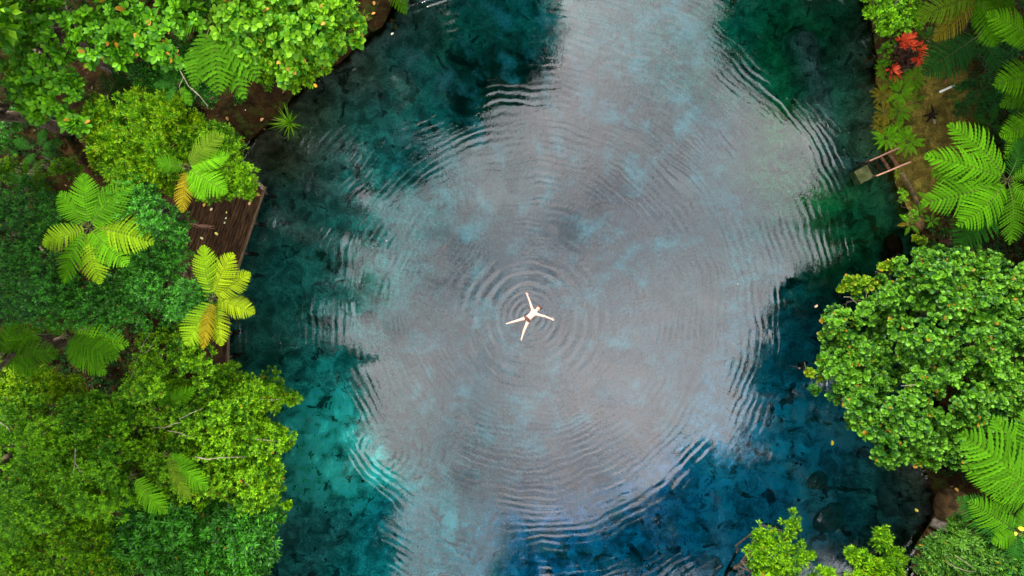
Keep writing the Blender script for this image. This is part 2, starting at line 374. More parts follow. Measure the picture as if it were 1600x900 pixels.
# ------------------------------------------------------------------ water
def build_water():
    bm = bmesh.new()
    bmesh.ops.create_cube(bm, size=1)
    for v in bm.verts: v.co = Vector((v.co.x * 47, v.co.y * 60, -12 if v.co.z < 0 else 0))
    m = new_mat('water'); g = G(m)
    P = g.pos()
    warp = g.math('ADD', g.math('MULTIPLY', g.math('SUBTRACT', g.noise(P, .35, 2), .5), .9),
                  g.math('MULTIPLY', g.math('SUBTRACT', g.noise(P, 1.3, 2), .5), .20))
    terms = []
    def rings(px, py, lam, slope, fade, wseed, patch, wk=1.0):
        c = at(px, py, 0)
        d = g.n('ShaderNodeVectorMath', operation='DISTANCE'); g.l(P, d.inputs[0]); d.inputs[1].default_value = tuple(c)
        r = d.outputs['Value']; k = 2 * math.pi / lam
        ph = g.math('MULTIPLY', g.math('ADD', r, g.math('MULTIPLY', warp, wk)), k)
        amp = slope / k
        a = g.math('MULTIPLY', g.smooth(r, fade[0], fade[1], amp, 0) if len(fade) == 2 else
                   g.math('MULTIPLY', g.smooth(r, fade[0], fade[1], 0, amp), g.smooth(r, fade[2], fade[3], 1, 0)),
                   g.smooth(g.noise(g.vmath('ADD', P, (wseed, wseed * 1.3, 0)).outputs[0], patch, 3), .40, .62, .12, 1.0))
        terms.append(g.math('MULTIPLY', g.math('SINE', ph), a))
    rings(826, 494, .27, .12, (.2, 2.4), 3.0, 1.1, .3)
    rings(826, 494, .46, .05, (.5, 1.2, 2.2, 4.5), 9.0, .8, .5)
    rings(826, 494, .22, .016, (1.0, 3.0, 30, 40), 15.0, .6, 1.2)
    rings(826, 494, .30, .047, (3.0, 8.5, 30, 40), 21.0, .42, 1.0)
    rings(826, 494, .37, .026, (4.5, 9.0, 30, 40), 33.0, .30, 1.1)
    rings(600, 705, .30, .06, (.3, 2.7), 41.0, .8, .5)
    rings(520, 860, .34, .05, (.5, 3.2), 47.0, .8, .7)
    # small wind wavelets in patches
    wv = g.math('MULTIPLY', g.math('SUBTRACT', g.noise(P, 5.5, 3, .6, .8), .5), g.smooth(g.noise(P, .55, 2), .40, .62, .0015, .006))
    tiny = g.math('MULTIPLY', g.math('SUBTRACT', g.noise(P, 17.0, 2, .55), .5), g.smooth(g.noise(g.vmath('ADD', P, (8, 5, 0)).outputs[0], .7, 2), .46, .64, .0002, .0045))
    h = g.math('ADD', wv, tiny)
    for t in terms: h = g.math('ADD', h, t)
    nrm = g.bump(h, 1.0, 1.0)
    fr = g.n('ShaderNodeFresnel'); fr.inputs['IOR'].default_value = 1.98; g.l(nrm, fr.inputs['Normal'])
    tr = g.n('ShaderNodeBsdfTransparent'); tr.inputs['Color'].default_value = (1, 1, 1, 1)
    gl = g.n('ShaderNodeBsdfGlossy'); gl.inputs['Roughness'].default_value = .0; g.l(nrm, gl.inputs['Normal'])
    mx = g.n('ShaderNodeMixShader'); g.l(fr.outputs[0], mx.inputs[0]); g.l(tr.outputs[0], mx.inputs[1]); g.l(gl.outputs[0], mx.inputs[2])
    va = g.n('ShaderNodeVolumeAbsorption'); va.inputs['Color'].default_value = (0, .835, .895, 1); va.inputs['Density'].default_value = .62
    g.out(mx.outputs[0], va.outputs[0])
    o = bm_obj('water', bm, m); o['kind'] = 'structure'
build_water()

# ------------------------------------------------------------------ leaves, sprigs, crowns
def leaf_geo(L, W, fine=False, rng=None, droop=.12, fold=.16):
    if fine:
        V = np.array([(0, 0, 0), (.46, -.5, fold), (.46, .5, fold), (.5, 0, 0), (1, 0, -droop)])
        T = np.array([(0, 1, 3), (0, 3, 2), (3, 1, 4), (3, 4, 2)])
    else:
        V = np.array([(0, 0, 0), (.22, -.36, fold * .8), (.58, -.5, fold), (.88, -.28, fold * .2 - droop * .6), (1, 0, -droop),
                      (.88, .28, fold * .2 - droop * .6), (.58, .5, fold), (.22, .36, fold * .8), (.3, 0, .02), (.68, 0, -.02)])
        T = np.array([(0, 1, 8), (0, 8, 7), (1, 2, 8), (8, 2, 9), (7, 8, 6), (8, 9, 6), (2, 3, 9), (9, 3, 4), (9, 4, 5), (9, 5, 6)])
    return V * np.array([L, W, W]), T
def sprig(L, ratio, n, tilt, stem, fine, rng, stemmed=True):
    """a twig end: leaves set round an axis (+z); returns V, T, tint"""
    Vs, Ts, ts, o = [], [], [], 0
    for i in range(n):
        f = (i + .5) / n                                   # 0 outermost/lowest .. 1 tip
        az = i * 2.39996 + rng.normal(0, .25)
        ti = math.radians(tilt[1] + (tilt[0] - tilt[1]) * f + rng.normal(0, 8))
        s = (1.08 - .38 * f) * rng.uniform(.8, 1.15)
        V, T = leaf_geo(L * s, L * s * ratio, fine)
        V = V + np.array([L * .12, 0, 0])
        dx = np.array([math.sin(ti) * math.cos(az), math.sin(ti) * math.sin(az), math.cos(ti)])
        up = np.array([0, 0, 1.0]); side = np.cross(up, dx); side /= np.linalg.norm(side) + 1e-9
        roll = rng.normal(0, .25); nz = np.cross(dx, side); side, nz = side * math.cos(roll) + nz * math.sin(roll), nz * math.cos(roll) - side * math.sin(roll)
        W = V[:, :1] * dx + V[:, 1:2] * side + V[:, 2:] * nz + np.array([0, 0, stem * (f - 1)])
        Vs.append(W); Ts.append(T + o); ts.append(np.full(len(W), -.05 + 1.0 * f + rng.normal(0, .1))); o += len(W)  # tips lighter, lower leaves darker: sprig highlight and shade put into the colour
    return np.concatenate(Vs), np.concatenate(Ts), np.concatenate(ts)
STYLE = {  # leaf length, width ratio, leaves, tilt inner/outer, stem, fine, material, clump radius, sprigs per m2
    'lime':    dict(L=.125, ratio=.52, n=10, tilt=(25, 82), stem=.13, fine=True, mat='lime', sub=.42, dens=19),
    'limefine': dict(L=.13, ratio=.34, n=9, tilt=(12, 60), stem=.16, fine=True, mat='limefine', sub=.36, dens=25),
    'mid':     dict(L=.115, ratio=.50, n=9, tilt=(25, 80), stem=.12, fine=True, mat='mid', sub=.40, dens=21),
    'lance':   dict(L=.21, ratio=.32, n=9, tilt=(25, 75), stem=.15, fine=True, mat='deepmid', sub=.48, dens=17),
    'deep':    dict(L=.125, ratio=.46, n=9, tilt=(25, 80), stem=.13, fine=True, mat='deep', sub=.40, dens=20),
    'deepmid': dict(L=.115, ratio=.50, n=9, tilt=(25, 78), stem=.12, fine=True, mat='deepmid', sub=.36, dens=23),
    'round':   dict(L=.155, ratio=.95, n=9, tilt=(25, 78), stem=.18, fine=False, mat='round', sub=.50, dens=13, cluster=True),
    'rosette': dict(L=.26, ratio=.62, n=8, tilt=(40, 84), stem=.06, fine=False, mat='rosette', sub=.5, dens=7, cluster=True),
    'pale':    dict(L=.22, ratio=.74, n=8, tilt=(35, 80), stem=.10, fine=False, mat='pale', sub=.48, dens=9, cluster=True),
    'blue':    dict(L=.07, ratio=.42, n=12, tilt=(25, 85), stem=.14, fine=True, mat='blue', sub=.30, dens=40),
    'olive':   dict(L=.15, ratio=.36, n=9, tilt=(25, 72), stem=.15, fine=True, mat='olive', sub=.36, dens=24),
    'far':     dict(L=.36, ratio=.55, n=8, tilt=(25, 80), stem=.3, fine=True, mat='mid', sub=.95, dens=5.5),
}
for k_, s_ in STYLE.items():
    r_ = np.random.default_rng(sum(map(ord, k_)))
    s_['tpl'] = [sprig(s_['L'], s_['ratio'], s_['n'], s_['tilt'], s_['stem'], s_['fine'], r_) for _ in range(4)]
    s_['mesh'] = {}
def unit(v): return v / (np.linalg.norm(v, axis=-1, keepdims=True) + 1e-9)
def sprig_points(lobes, st, rng, fill=1.0):
    """lobes (centre, radii) -> sprig positions and axes on lumps that cover them; and the lump centres"""
    P, A, S, Q = [], [], [], []
    for (c, r) in lobes:
        c, r = np.asarray(c, float), np.asarray(r, float)
        sub = min(st['sub'], .62 * min(r[0], r[1]))
        area = math.pi * r[0] * r[1] * 1.7 + .6 * (r[0] + r[1]) * r[2]
        n = max(1, int(fill * 1.6 * area / (math.pi * sub * sub)))
        d = unit(rng.normal(size=(n * 3, 3))); d = d[d[:, 2] > -.35][:n]
        k = rng.uniform(.55, 1.18, (len(d), 1)); k = np.where(rng.random((len(d), 1)) < .7, np.maximum(k, .85), k)
        q = int(len(d) * .35); k[:q] = rng.uniform(.15, .6, (q, 1))
        sc = c + d * np.maximum(r - sub * .6, r * .3) * k
        nb = unit(d / r)
        for s, nn in zip(sc, nb):
            sr = sub * rng.choice([.45, .7, .95, 1.25])
            m = max(2, int(st['dens'] * 2 * math.pi * sr * sr))
            e = unit(rng.normal(size=(m * 3, 3))); ax = unit(nn * .6 + np.array([0, 0, .8]))
            e = e[(e @ ax) > -.15][:m]
            P.append(s + e * np.array([1, 1, .75]) * sr * rng.uniform(.7, 1.05, (len(e), 1)))
            A.append(unit(e * .75 + np.array([0, 0, .55]) + rng.normal(0, .18, e.shape)))
            S.append(s); Q.append(np.full(len(e), rng.normal(0, .20)))
    return np.concatenate(P), np.concatenate(A), np.array(S), np.concatenate(Q)
def frames(A, rng):
    spin = rng.uniform(0, 2 * math.pi, len(A))
    ref = np.where(np.abs(A[:, 2:]) < .95, np.array([[0, 0, 1.0]]), np.array([[1.0, 0, 0]]))
    u = unit(np.cross(ref, A)); w = np.cross(A, u)
    X = u * np.cos(spin)[:, None] + w * np.sin(spin)[:, None]; Y = np.cross(A, X)
    return np.stack([X, Y, A], -1)                        # columns are axes
def scatter(tpls, P, A, scale, rng, name, tone=None):
    R = frames(A, rng); which = rng.integers(0, len(tpls), len(P))
    Vs, Ts, ts, o = [], [], [], 0
    for k, (V, T, t) in enumerate(tpls):
        q = np.where(which == k)[0]
        if not len(q): continue
        W = np.einsum('nij,vj->nvi', R[q], V) * scale[q][:, None, None] + P[q][:, None, :]
        Vs.append(W.reshape(-1, 3)); nv = len(V)
        Ts.append((T[None] + (np.arange(len(q)) * nv)[:, None, None]).reshape(-1, 3) + o)
        ts.append((t[None] + rng.normal(0, .12, (len(q), 1)) + (tone[q][:, None] if tone is not None else 0)).ravel()); o += nv * len(q)
    return tri_mesh(name, np.concatenate(Vs), np.concatenate(Ts), np.concatenate(ts))
COUNT = {'tri': 0}
def plant(name, label, cat, base_px, lobes, style, seed, group=None, mat=None, fill=1.0, twigs=(), sc=1.0, trunk_r=None, bark='bark', density=1.0, base_xy=None, nbr=6, maxc=170, dz=0.0, deep=0.0):
    """a tree or shrub: trunk, branch, leaf_cluster / crown. lobes: (px, py, z, rx px, ry px, rz m)"""
    rng = np.random.default_rng(seed); st = dict(STYLE[style]); st['dens'] = st['dens'] * density
    lobes = [(px, py, z + dz, rx, ry, rz) for (px, py, z, rx, ry, rz) in lobes]
    if style not in ('far', 'blue') and len(lobes) > 2:      # loose sprays that break the outline
        for (px, py, z, rx, ry, rz) in list(lobes):
            for a in rng.random(4) * 6.283:
                e = rng.uniform(1.0, 1.16); q = rng.uniform(.14, .24) * min(rx, ry)
                if q * mpp(z) > .14: lobes = lobes + [(px + math.cos(a) * (rx * e - q * .4), py + math.sin(a) * (ry * e - q * .4), z - rz * .15, q, q, q * mpp(z))]
    if deep: lobes = lobes + [(px, py, z - deep, rx * .95, ry * .95, rz) for (px, py, z, rx, ry, rz) in lobes]
    L3 = [(at(px, py, z), np.array([rx * mpp(z), ry * mpp(z), rz])) for (px, py, z, rx, ry, rz) in lobes]
    if base_xy is not None: b = np.array(base_xy, float)
    else: b = at(base_px[0], base_px[1], .5)[:2]
    gz = float(ground_z(b[0], b[1])); base = np.array([b[0], b[1], gz - .05])
    t = thing(name, label, cat, base, group)
    P, A, S, Q = sprig_points(L3, st, rng, fill)
    scale = rng.uniform(.7, 1.3, len(P)) * sc
    keep = P[:, 2] > gz + .1; P, A, scale, Q = P[keep], A[keep], scale[keep], Q[keep]
    m = M[mat or st['mat']]
    ntri = sum(len(x[1]) for x in st['tpl']) / 4
    if st.get('cluster'):
        order = np.argsort(-(P[:, 2] + rng.normal(0, .25, len(P))))
        top, rest = order[:maxc], order[maxc:]
        R = frames(A, rng)
        for i in top:
            k = int(rng.integers(0, 4)); key = (k, m.name)
            if key not in st['mesh']:
                V, T, tt = st['tpl'][k]; me = tri_mesh('leaf_cluster', V, T, tt); me.materials.append(m); st['mesh'][key] = me
            o = bpy.data.objects.new('leaf_cluster', st['mesh'][key]); COL.objects.link(o); o.parent = t
            o.matrix_local = Matrix.Translation(P[i] - base) @ Matrix(R[i].tolist()).to_4x4() @ Matrix.Diagonal((scale[i],) * 3 + (1,))
        P, A, scale, Q = P[rest], A[rest], scale[rest], Q[rest]
    if len(P):
        me = scatter(st['tpl'], P - base, A, scale, rng, 'crown', Q); COUNT['tri'] += len(me.polygons)
        o = link('crown', me, t, m); o['kind'] = 'stuff'
    c0 = L3[0][0]; h = c0[2] - gz
    tr = trunk_r or max(.025, .012 * h + .015)
    top = np.array([c0[0], c0[1], gz + h * .8])
    pts = wiggle(base, top, 7, .06 * h * .4, rng)
    V, T = tube(pts - base, np.linspace(tr, tr * .5, 7), 8, True, .15, rng)
    link('trunk', tri_mesh('trunk', V, T, smooth=True), t, M[bark])
    if len(S):
        sel = S[rng.permutation(len(S))[:nbr]]
        for s in sel:
            f = rng.uniform(.45, .95); a = pts[int(f * 6)]
            bp = wiggle(a, s, 6, .05 * np.linalg.norm(s - a), rng)
            V, T = tube(bp - base, np.linspace(tr * .45, tr * .12, 6), 5, True)
            link('branch', tri_mesh('branch', V, T, smooth=True), t, M[bark])
    for tw in twigs:                                       # bare branches that show in the photograph: px points with z, radius px
        pts_, r0, r1 = tw
        q = [at(p[0], p[1], p[2] + dz) - base for p in pts_]
        V, T = tube(q, np.linspace(r0 * .7, r1 * .8, len(q)), 6, True)
        link('branch', tri_mesh('branch', V, T, smooth=True), t, M['palebark'])
    return t

# ------------------------------------------------------------------ ferns
def frond_geo(rng, npin=21, wid=.31, droop=.16, bare=.10, seg=7, tip=.42, thick=.54):
    """unit frond along +x, leafy from bare..1; returns V, T, mat index, tint"""
    Vs, Ts, mi, ts, o = [], [], [], [], 0
    def arch(t): return np.stack([t, np.zeros_like(t), .13 * np.sin(t * math.pi * .55) - droop * t**2.2], -1)
    bend = rng.normal(0, .03)
    def spine(t):
        p = arch(np.asarray(t, float)); p[..., 1] += bend * np.asarray(t)**2; return p
    tt = np.linspace(0, .985, 9); V, T = tube(spine(tt), np.linspace(.007, .002, 9), 4, False)
    Vs.append(V); Ts.append(T); mi += [1] * len(T); ts.append(np.full(len(V), .5)); o += len(V)
    for i in range(npin):
        u = (i + .5) / npin; t = bare + (1 - bare) * (u**.92)
        prof = min(1, .5 + 1.4 * u) * (1 - .93 * max(0, (u - tip) / (1 - tip))**1.5)
        Lp = wid * max(.05, prof)
        for sgn in (-1, 1):
            a0 = math.radians(74 - 24 * u + rng.normal(0, 2.5))
            dirx = np.array([math.cos(a0), sgn * math.sin(a0), 0]); per = np.array([-dirx[1], dirx[0], 0]) * sgn
            hw = (1 - bare) / npin * thick
            q = np.linspace(0, 1, seg + 1); L_ = Lp * rng.uniform(.93, 1.05)
            w = hw * (.95 - .42 * q) * np.sqrt(np.clip(1 - q**5, 0, 1)) * np.where(np.arange(seg + 1) % 2 == 0, .58, 1.16); w[0] = hw * .4; w[-1] = hw * .05
            c = spine(np.full(seg + 1, t)) + dirx * (q * L_)[:, None] + np.array([1, 0, 0]) * (.10 * L_ * q**2)[:, None]
            c[:, 2] += .05 * q * L_ * 2 - .22 * L_ * q**2 + rng.normal(0, .012) * q
            up = np.array([0, 0, .35])
            V = np.concatenate([c + (per + up) * w[:, None], c, c + (-per + up) * w[:, None]])
            n1 = seg + 1; T = []
            for k in range(seg):
                for b_ in (0, n1):
                    a, b, c_, d_ = b_ + k, b_ + k + 1, b_ + n1 + k + 1, b_ + n1 + k
                    T += [(a, d_, c_), (a, c_, b)] if sgn > 0 else [(a, c_, d_), (a, b, c_)]
            Vs.append(V); Ts.append(np.array(T) + o); mi += [0] * len(T); ts.append(np.full(len(V), .45 + .25 * u + rng.normal(0, .06))); o += len(V)
    return np.concatenate(Vs), np.concatenate(Ts), mi, np.concatenate(ts)
FROND = {}
def frond_mesh(kind, k):
    if (kind, k) not in FROND:
        rng = np.random.default_rng(100 + k * 7 + len(kind))
        kw = dict(tree=dict(npin=20, wid=.30, seg=11), broad=dict(npin=25, wid=.33, droop=.2, seg=7, thick=.58), low=dict(npin=14, wid=.24, bare=.12, seg=3, tip=.3, thick=.42), sparse=dict(npin=14, wid=.28, bare=.2, seg=7, tip=.35, thick=.54))[kind]
        V, T, mi, ts = frond_geo(rng, **kw)
        me = tri_mesh('frond', V, T, ts, mi); me.materials.append(M['frond']); me.materials.append(M['rachis']); FROND[(kind, k)] = me
    return FROND[(kind, k)]
def fern(name, label, hub, fronds, kind='tree', group=None, trunk=True, trunk_r=.10, trunk_to=None, seed=0, cat='fern', w=1.0, base_off=(0, 0)):
    """hub (px, py, z); fronds: (tip px, tip py, colour[, width, rise])"""
    rng = np.random.default_rng(seed + 900)
    h = at(*hub)
    b = at(*trunk_to, .5) if trunk_to else at(hub[0], hub[1], .5)
    gz = float(ground_z(b[0], b[1])); base = np.array([b[0], b[1], gz - .05])
    t = thing(name, label, cat, base, group)
    if trunk:
        pts = wiggle(base, h + np.array([0, 0, -.02]), 8, .05, rng)
        V, T = tube(pts - base, np.linspace(trunk_r * 1.25, trunk_r * .85, 8), 9, True, .25, rng)
        link('trunk', tri_mesh('trunk', V, T, smooth=True), t, M['fernbark'])
        parts = []
        for k in range(5):                                  # curled young shoots in the heart
            a = k * 1.3 + rng.random(); rr = .10
            q = [np.array([math.cos(a) * .03, math.sin(a) * .03, 0]), np.array([math.cos(a) * rr * .7, math.sin(a) * rr * .7, .16]), np.array([math.cos(a) * rr, math.sin(a) * rr, .23]), np.array([math.cos(a) * rr * .6, math.sin(a) * rr * .6, .24])]
            parts.append(tube(np.array(q) + h - base, [.018, .014, .012, .014], 5))
        V, T = join(parts); link('young_shoot', tri_mesh('young_shoot', V, T, smooth=True), t, M['rachis'])
    for i, fr in enumerate(fronds):
        tx, ty, c = fr[:3]; wd = fr[3] if len(fr) > 3 else 1.0; rise = fr[4] if len(fr) > 4 else rng.uniform(-.05, .12)
        tp = at(tx, ty, hub[2]); d = tp - h; ln = math.hypot(d[0], d[1]); yaw = math.atan2(d[1], d[0])
        o = bpy.data.objects.new('frond', frond_mesh(kind, int(rng.integers(0, 4)))); COL.objects.link(o); o.parent = t
        o.location = Vector(h - base) + Vector((0, 0, .03 * rng.normal())); o.rotation_euler = (rng.normal(0, .12), -rise, yaw)
        o.scale = (ln, ln * wd * w, ln); k = rng.uniform(.88, 1.12)
        o.color = (c[0] * k, c[1] * k, c[2] * k, 1)
    return t
BR = (.095, .275, .005); BR2 = (.062, .200, .003); YG = (.135, .25, .005); YL = (.185, .270, .005); OR = (.20, .16, .006); DK = (.014, .075, .006); MD = (.046, .150, .003); OL = (.075, .140, .006); BL = (.016, .085, .014); OLD = (.13, .11, .008)

# ------------------------------------------------------------------ left bank
plant('broadleaf_tree', 'sparse tree of bright green leaf rosettes and pale bare branches over the top left corner', 'tree', (-40, 60),
      [(120, 45, 6.2, 90, 42, .5), (30, 20, 6.3, 55, 40, .5), (205, 40, 6.2, 75, 45, .5), (262, 85, 6.1, 45, 38, .45), (60, 105, 6.0, 50, 38, .45), (22, 120, 5.9, 30, 30, .4), (88, 160, 6.0, 38, 38, .45),
       (50, 150, 5.9, 35, 25, .4), (118, 200, 6.0, 14, 16, .3), (285, 20, 6.2, 40, 30, .4), (160, 82, 6.0, 30, 18, .3)], 'rosette', 1, fill=.68, dz=4.8, sc=.84,
      twigs=[([(165, 40, 6.0), (190, 46, 6.05), (225, 52, 6.1), (245, 72, 6.1), (258, 92, 6.1), (280, 108, 6.15), (295, 135, 6.2), (312, 150, 6.2), (325, 166, 6.2)], .035, .012),
             ([(288, 118, 6.15), (280, 135, 6.1), (282, 146, 6.0)], .012, .006), ([(300, 138, 6.2), (308, 145, 6.15), (304, 155, 6.1)], .012, .005),
             ([(100, -10, 6.3), (105, 20, 6.25), (118, 42, 6.2), (140, 60, 6.0)], .04, .02), ([(56, 0, 6.3), (58, 20, 6.3), (60, 28, 6.2)], .02, .012),
             ([(40, 120, 5.9), (60, 132, 6.0), (75, 145, 6.0)], .02, .01), ([(250, 70, 6.1), (268, 73, 6.15), (280, 74, 6.1)], .014, .008), ([(155, 58, 6.1), (165, 78, 6.0), (175, 85, 5.9)], .015, .006), ([(215, 0, 6.2), (228, 20, 6.2), (240, 42, 6.1)], .02, .012)], nbr=8, maxc=190)
plant('round_leaved_tree', 'tall pale lime tree of large rounded leaves at the top edge beside the water', 'tree', (400, -60),
      [(430, 30, 9.6, 95, 65, 1.0), (480, 75, 9.4, 50, 55, .8), (390, 10, 9.6, 60, 50, .8), (450, 105, 9.2, 30, 32, .6), (520, 30, 9.4, 40, 50, .7)], 'pale', 2, fill=.85, dz=1.3, sc=.95, nbr=8, maxc=210)
plant('waterside_tree', 'fresh green small leaved tree hanging over the water beside the pale rounded leaves', 'tree', (480, -40),
      [(535, 25, 8.8, 36, 45, .9), (505, 85, 8.6, 30, 40, .8), (455, 125, 8.3, 24, 24, .6), (520, 60, 8.8, 28, 40, .8), (480, 120, 8.3, 20, 20, .5), (425, 118, 8.4, 20, 20, .5)], 'lime', 3, nbr=5, dz=1.5)
plant('upright_shrub', 'brilliant yellow green bush of upright slender leaves on the left bank', 'shrub', (225, 215),
      [(225, 215, 6.0, 75, 75, 1.3), (265, 190, 6.0, 45, 42, 1.0), (190, 245, 5.9, 42, 45, 1.0), (255, 265, 5.9, 55, 35, .9), (165, 190, 5.8, 28, 40, .8)], 'limefine', 4, nbr=5, dz=4.2, sc=.9, fill=1.1, deep=1.4)
plant('waterside_shrub', 'fresh green feathery shrub reaching over the upper end of the deck', 'shrub', (300, 235),
      [(372, 278, 7.4, 30, 32, .8), (350, 285, 7.3, 30, 24, .7), (335, 215, 7.2, 28, 20, .7), (345, 245, 7.4, 32, 30, .7), (330, 290, 7.2, 36, 22, .6), (360, 225, 7.3, 25, 22, .5), (388, 300, 7.4, 12, 14, .4), (310, 215, 7.2, 30, 25, .6)], 'limefine', 5, mat='lime', nbr=3, dz=2.8, sc=.9, fill=1.1, deep=1.4)
plant('dark_shrub', 'dark green bush below the brilliant yellow green bush and above the deck corner', 'shrub', (240, 335),
      [(240, 335, 6.6, 55, 35, .9), (265, 365, 6.4, 30, 22, .6), (215, 310, 6.6, 30, 30, .7)], 'deepmid', 6, dz=4.0, sc=.85, deep=1.6)
plant('dense_bush', 'large deep green glossy bush along the left edge of the left bank', 'bush', (35, 400),
      [(30, 330, 5.0, 55, 45, 1.2), (20, 410, 5.0, 60, 60, 1.3), (75, 440, 4.8, 42, 60, 1.1), (75, 350, 4.6, 35, 45, .9), (40, 480, 4.7, 55, 30, .9)], 'deep', 7, dz=4.6, sc=.85, deep=1.6)
plant('dense_bush', 'mid green glossy bush just below the bright tree fern', 'bush', (150, 470),
      [(150, 470, 3.6, 60, 36, 1.0), (110, 485, 3.6, 40, 26, .8), (185, 500, 3.5, 40, 22, .7)], 'deepmid', 8, dz=5.6, sc=.85, deep=1.6)
plant('dense_bush', 'rich green glossy bush beside the yellow tree fern at the deck', 'bush', (245, 440),
      [(240, 410, 6.4, 52, 40, 1.0), (225, 460, 6.3, 55, 42, 1.0), (290, 470, 6.5, 48, 38, .9), (322, 478, 6.5, 24, 22, .6), (265, 392, 6.4, 26, 22, .7)], 'deepmid', 9, dz=3.4, sc=.88, deep=1.6)
plant('twiggy_shrub', 'thin yellow green shrub with bare twigs showing beside the lower deck', 'shrub', (240, 560),
      [(240, 555, 2.6, 42, 40, .6), (290, 555, 2.6, 40, 25, .5), (230, 600, 3.0, 38, 28, .6), (302, 522, 2.6, 34, 22, .6), (320, 580, 2.4, 20, 22, .5)], 'mid', 10, mat='lime', fill=.75, dz=5.6, deep=1.5,
      twigs=[([(205, 590, 2.0), (215, 560, 2.8), (225, 535, 3.1), (238, 515, 3.2)], .02, .006), ([(217, 556, 2.8), (232, 548, 3.1), (240, 535, 3.2)], .012, .005), ([(214, 565, 2.7), (205, 545, 3.0)], .01, .004)])
plant('yellow_green_shrub', 'bright yellow green bush at the left edge below the dark ferns', 'shrub', (55, 600),
      [(60, 595, 6.0, 62, 30, .8), (20, 620, 6.0, 45, 35, .8), (105, 605, 5.9, 32, 24, .6), (10, 575, 6.0, 22, 18, .5)], 'lime', 11, mat='limefine')
plant('canopy_tree', 'big bright green tree with lobes of small leaves reaching over the turquoise shallows', 'tree', (270, 680),
      [(330, 650, 6.6, 85, 58, 1.4), (395, 612, 6.5, 45, 38, .9), (451, 622, 6.4, 20, 13, .35), (385, 690, 6.5, 62, 42, 1.1), (448, 691, 6.4, 16, 16, .35), (425, 672, 6.4, 25, 16, .4), (310, 740, 6.7, 85, 52, 1.3), (405, 768, 6.5, 48, 40, .9),
       (250, 640, 6.4, 55, 48, 1.1), (430, 620, 6.35, 14, 10, .3), (350, 590, 6.4, 35, 25, .6), (395, 730, 6.5, 45, 30, .8), (250, 700, 6.5, 45, 40, 1.0)], 'lime', 12, deep=1.6, trunk_r=.2, nbr=10,
      twigs=[([(240, 668, 7.4), (258, 668, 7.9), (272, 662, 8.1), (282, 660, 8.1)], .03, .012), ([(262, 673, 8.0), (280, 676, 8.1), (297, 683, 8.1)], .025, .010), ([(305, 714, 8.0), (325, 718, 8.05), (345, 715, 8.0), (385, 714, 7.6)], .03, .012),
             ([(405, 624, 7.0), (425, 625, 6.8), (440, 624, 6.6)], .02, .012), ([(395, 686, 7.2), (420, 688, 6.9), (440, 690, 6.7)], .02, .012), ([(280, 655, 8.0), (300, 645, 8.0), (318, 638, 7.9)], .018, .006)])
plant('canopy_tree', 'broad mid green tree of tiny leaves filling the lower left edge', 'tree', (100, 720),
      [(110, 690, 7.0, 85, 65, 1.4), (40, 680, 6.9, 55, 60, 1.2), (60, 770, 7.0, 80, 60, 1.4), (170, 740, 7.0, 70, 60, 1.3), (190, 650, 6.6, 45, 40, .9), (20, 830, 6.8, 50, 50, 1.0), (140, 640, 6.5, 45, 30, .8)], 'mid', 13, deep=1.6, trunk_r=.2, nbr=10,
      twigs=[([(118, 700, 8.0), (117, 722, 8.1), (126, 738, 8.1)], .03, .012), ([(118, 718, 8.1), (114, 740, 8.1)], .02, .008), ([(0, 660, 7.8), (12, 668, 7.9), (16, 676, 7.9)], .03, .012)])
plant('lance_leaved_tree', 'dark green tree with longer pointed leaves at the bottom of the left bank', 'tree', (300, 840),
      [(300, 840, 6.0, 80, 65, 1.3), (385, 845, 6.0, 50, 60, 1.1), (400, 800, 6.0, 36, 35, .8), (220, 850, 6.0, 60, 60, 1.1), (255, 795, 5.9, 50, 35, .9), (340, 890, 6.0, 70, 40, 1.0)], 'lance', 14, deep=1.4, trunk_r=.18, nbr=9)
plant('lance_leaved_tree', 'yellowish green tree with narrow leaves in the bottom left corner', 'tree', (100, 870),
      [(110, 850, 6.4, 65, 50, 1.1), (50, 885, 6.4, 60, 40, 1.0), (165, 880, 6.4, 50, 40, .9), (150, 800, 6.3, 38, 30, .7)], 'olive', 15, mat='lime', nbr=7)
plant('dark_shrub', 'small dark bush at the left edge below the leaf rosettes', 'shrub', (12, 190),
      [(8, 190, 3.0, 22, 26, .7), (0, 225, 2.8, 25, 20, .6)], 'deepmid', 16)
plant('low_bush', 'fine leaved green bush on the soil between the drooping fern and the water', 'shrub', (328, 155), [(330, 155, 1.6, 16, 18, .5), (376, 150, 1.0, 11, 11, .35)], 'deepmid', 17)

plant('dark_shrub', 'dark green tree crown shaded between the drooping fern and the brilliant yellow green bush', 'tree', (262, 125), [(262, 122, 9.6, 46, 38, .9), (300, 95, 9.7, 36, 34, .8), (225, 110, 9.4, 28, 26, .6), (298, 140, 9.6, 24, 20, .6), (205, 80, 9.5, 42, 28, .7)], 'deepmid', 18, deep=1.2, sc=.9)
fern('tree_fern', 'large bright green tree fern spreading in the middle of the left bank', (140, 355, 11.0),
     [(88, 304, BR2), (138, 272, BR2), (208, 288, MD), (199, 316, BR), (242, 370, YG, 1.1), (202, 414, BR, 1.1), (163, 443, YG, 1.0), (99, 441, BR2, .95), (66, 383, YG, 1.0), (172, 292, MD)], seed=1, w=1.1)
fern('tree_fern', 'yellow tree fern leaning over the edge of the deck', (334, 466, 10.4),
     [(316, 384, YG, 1.0), (368, 396, YL, 1.05), (393, 428, YL, 1.0), (398, 488, YL, .95), (293, 540, YG, 1.0), (346, 540, YL, .85), (322, 544, OR, .55)], seed=2, w=1.15, trunk_to=(290, 470))
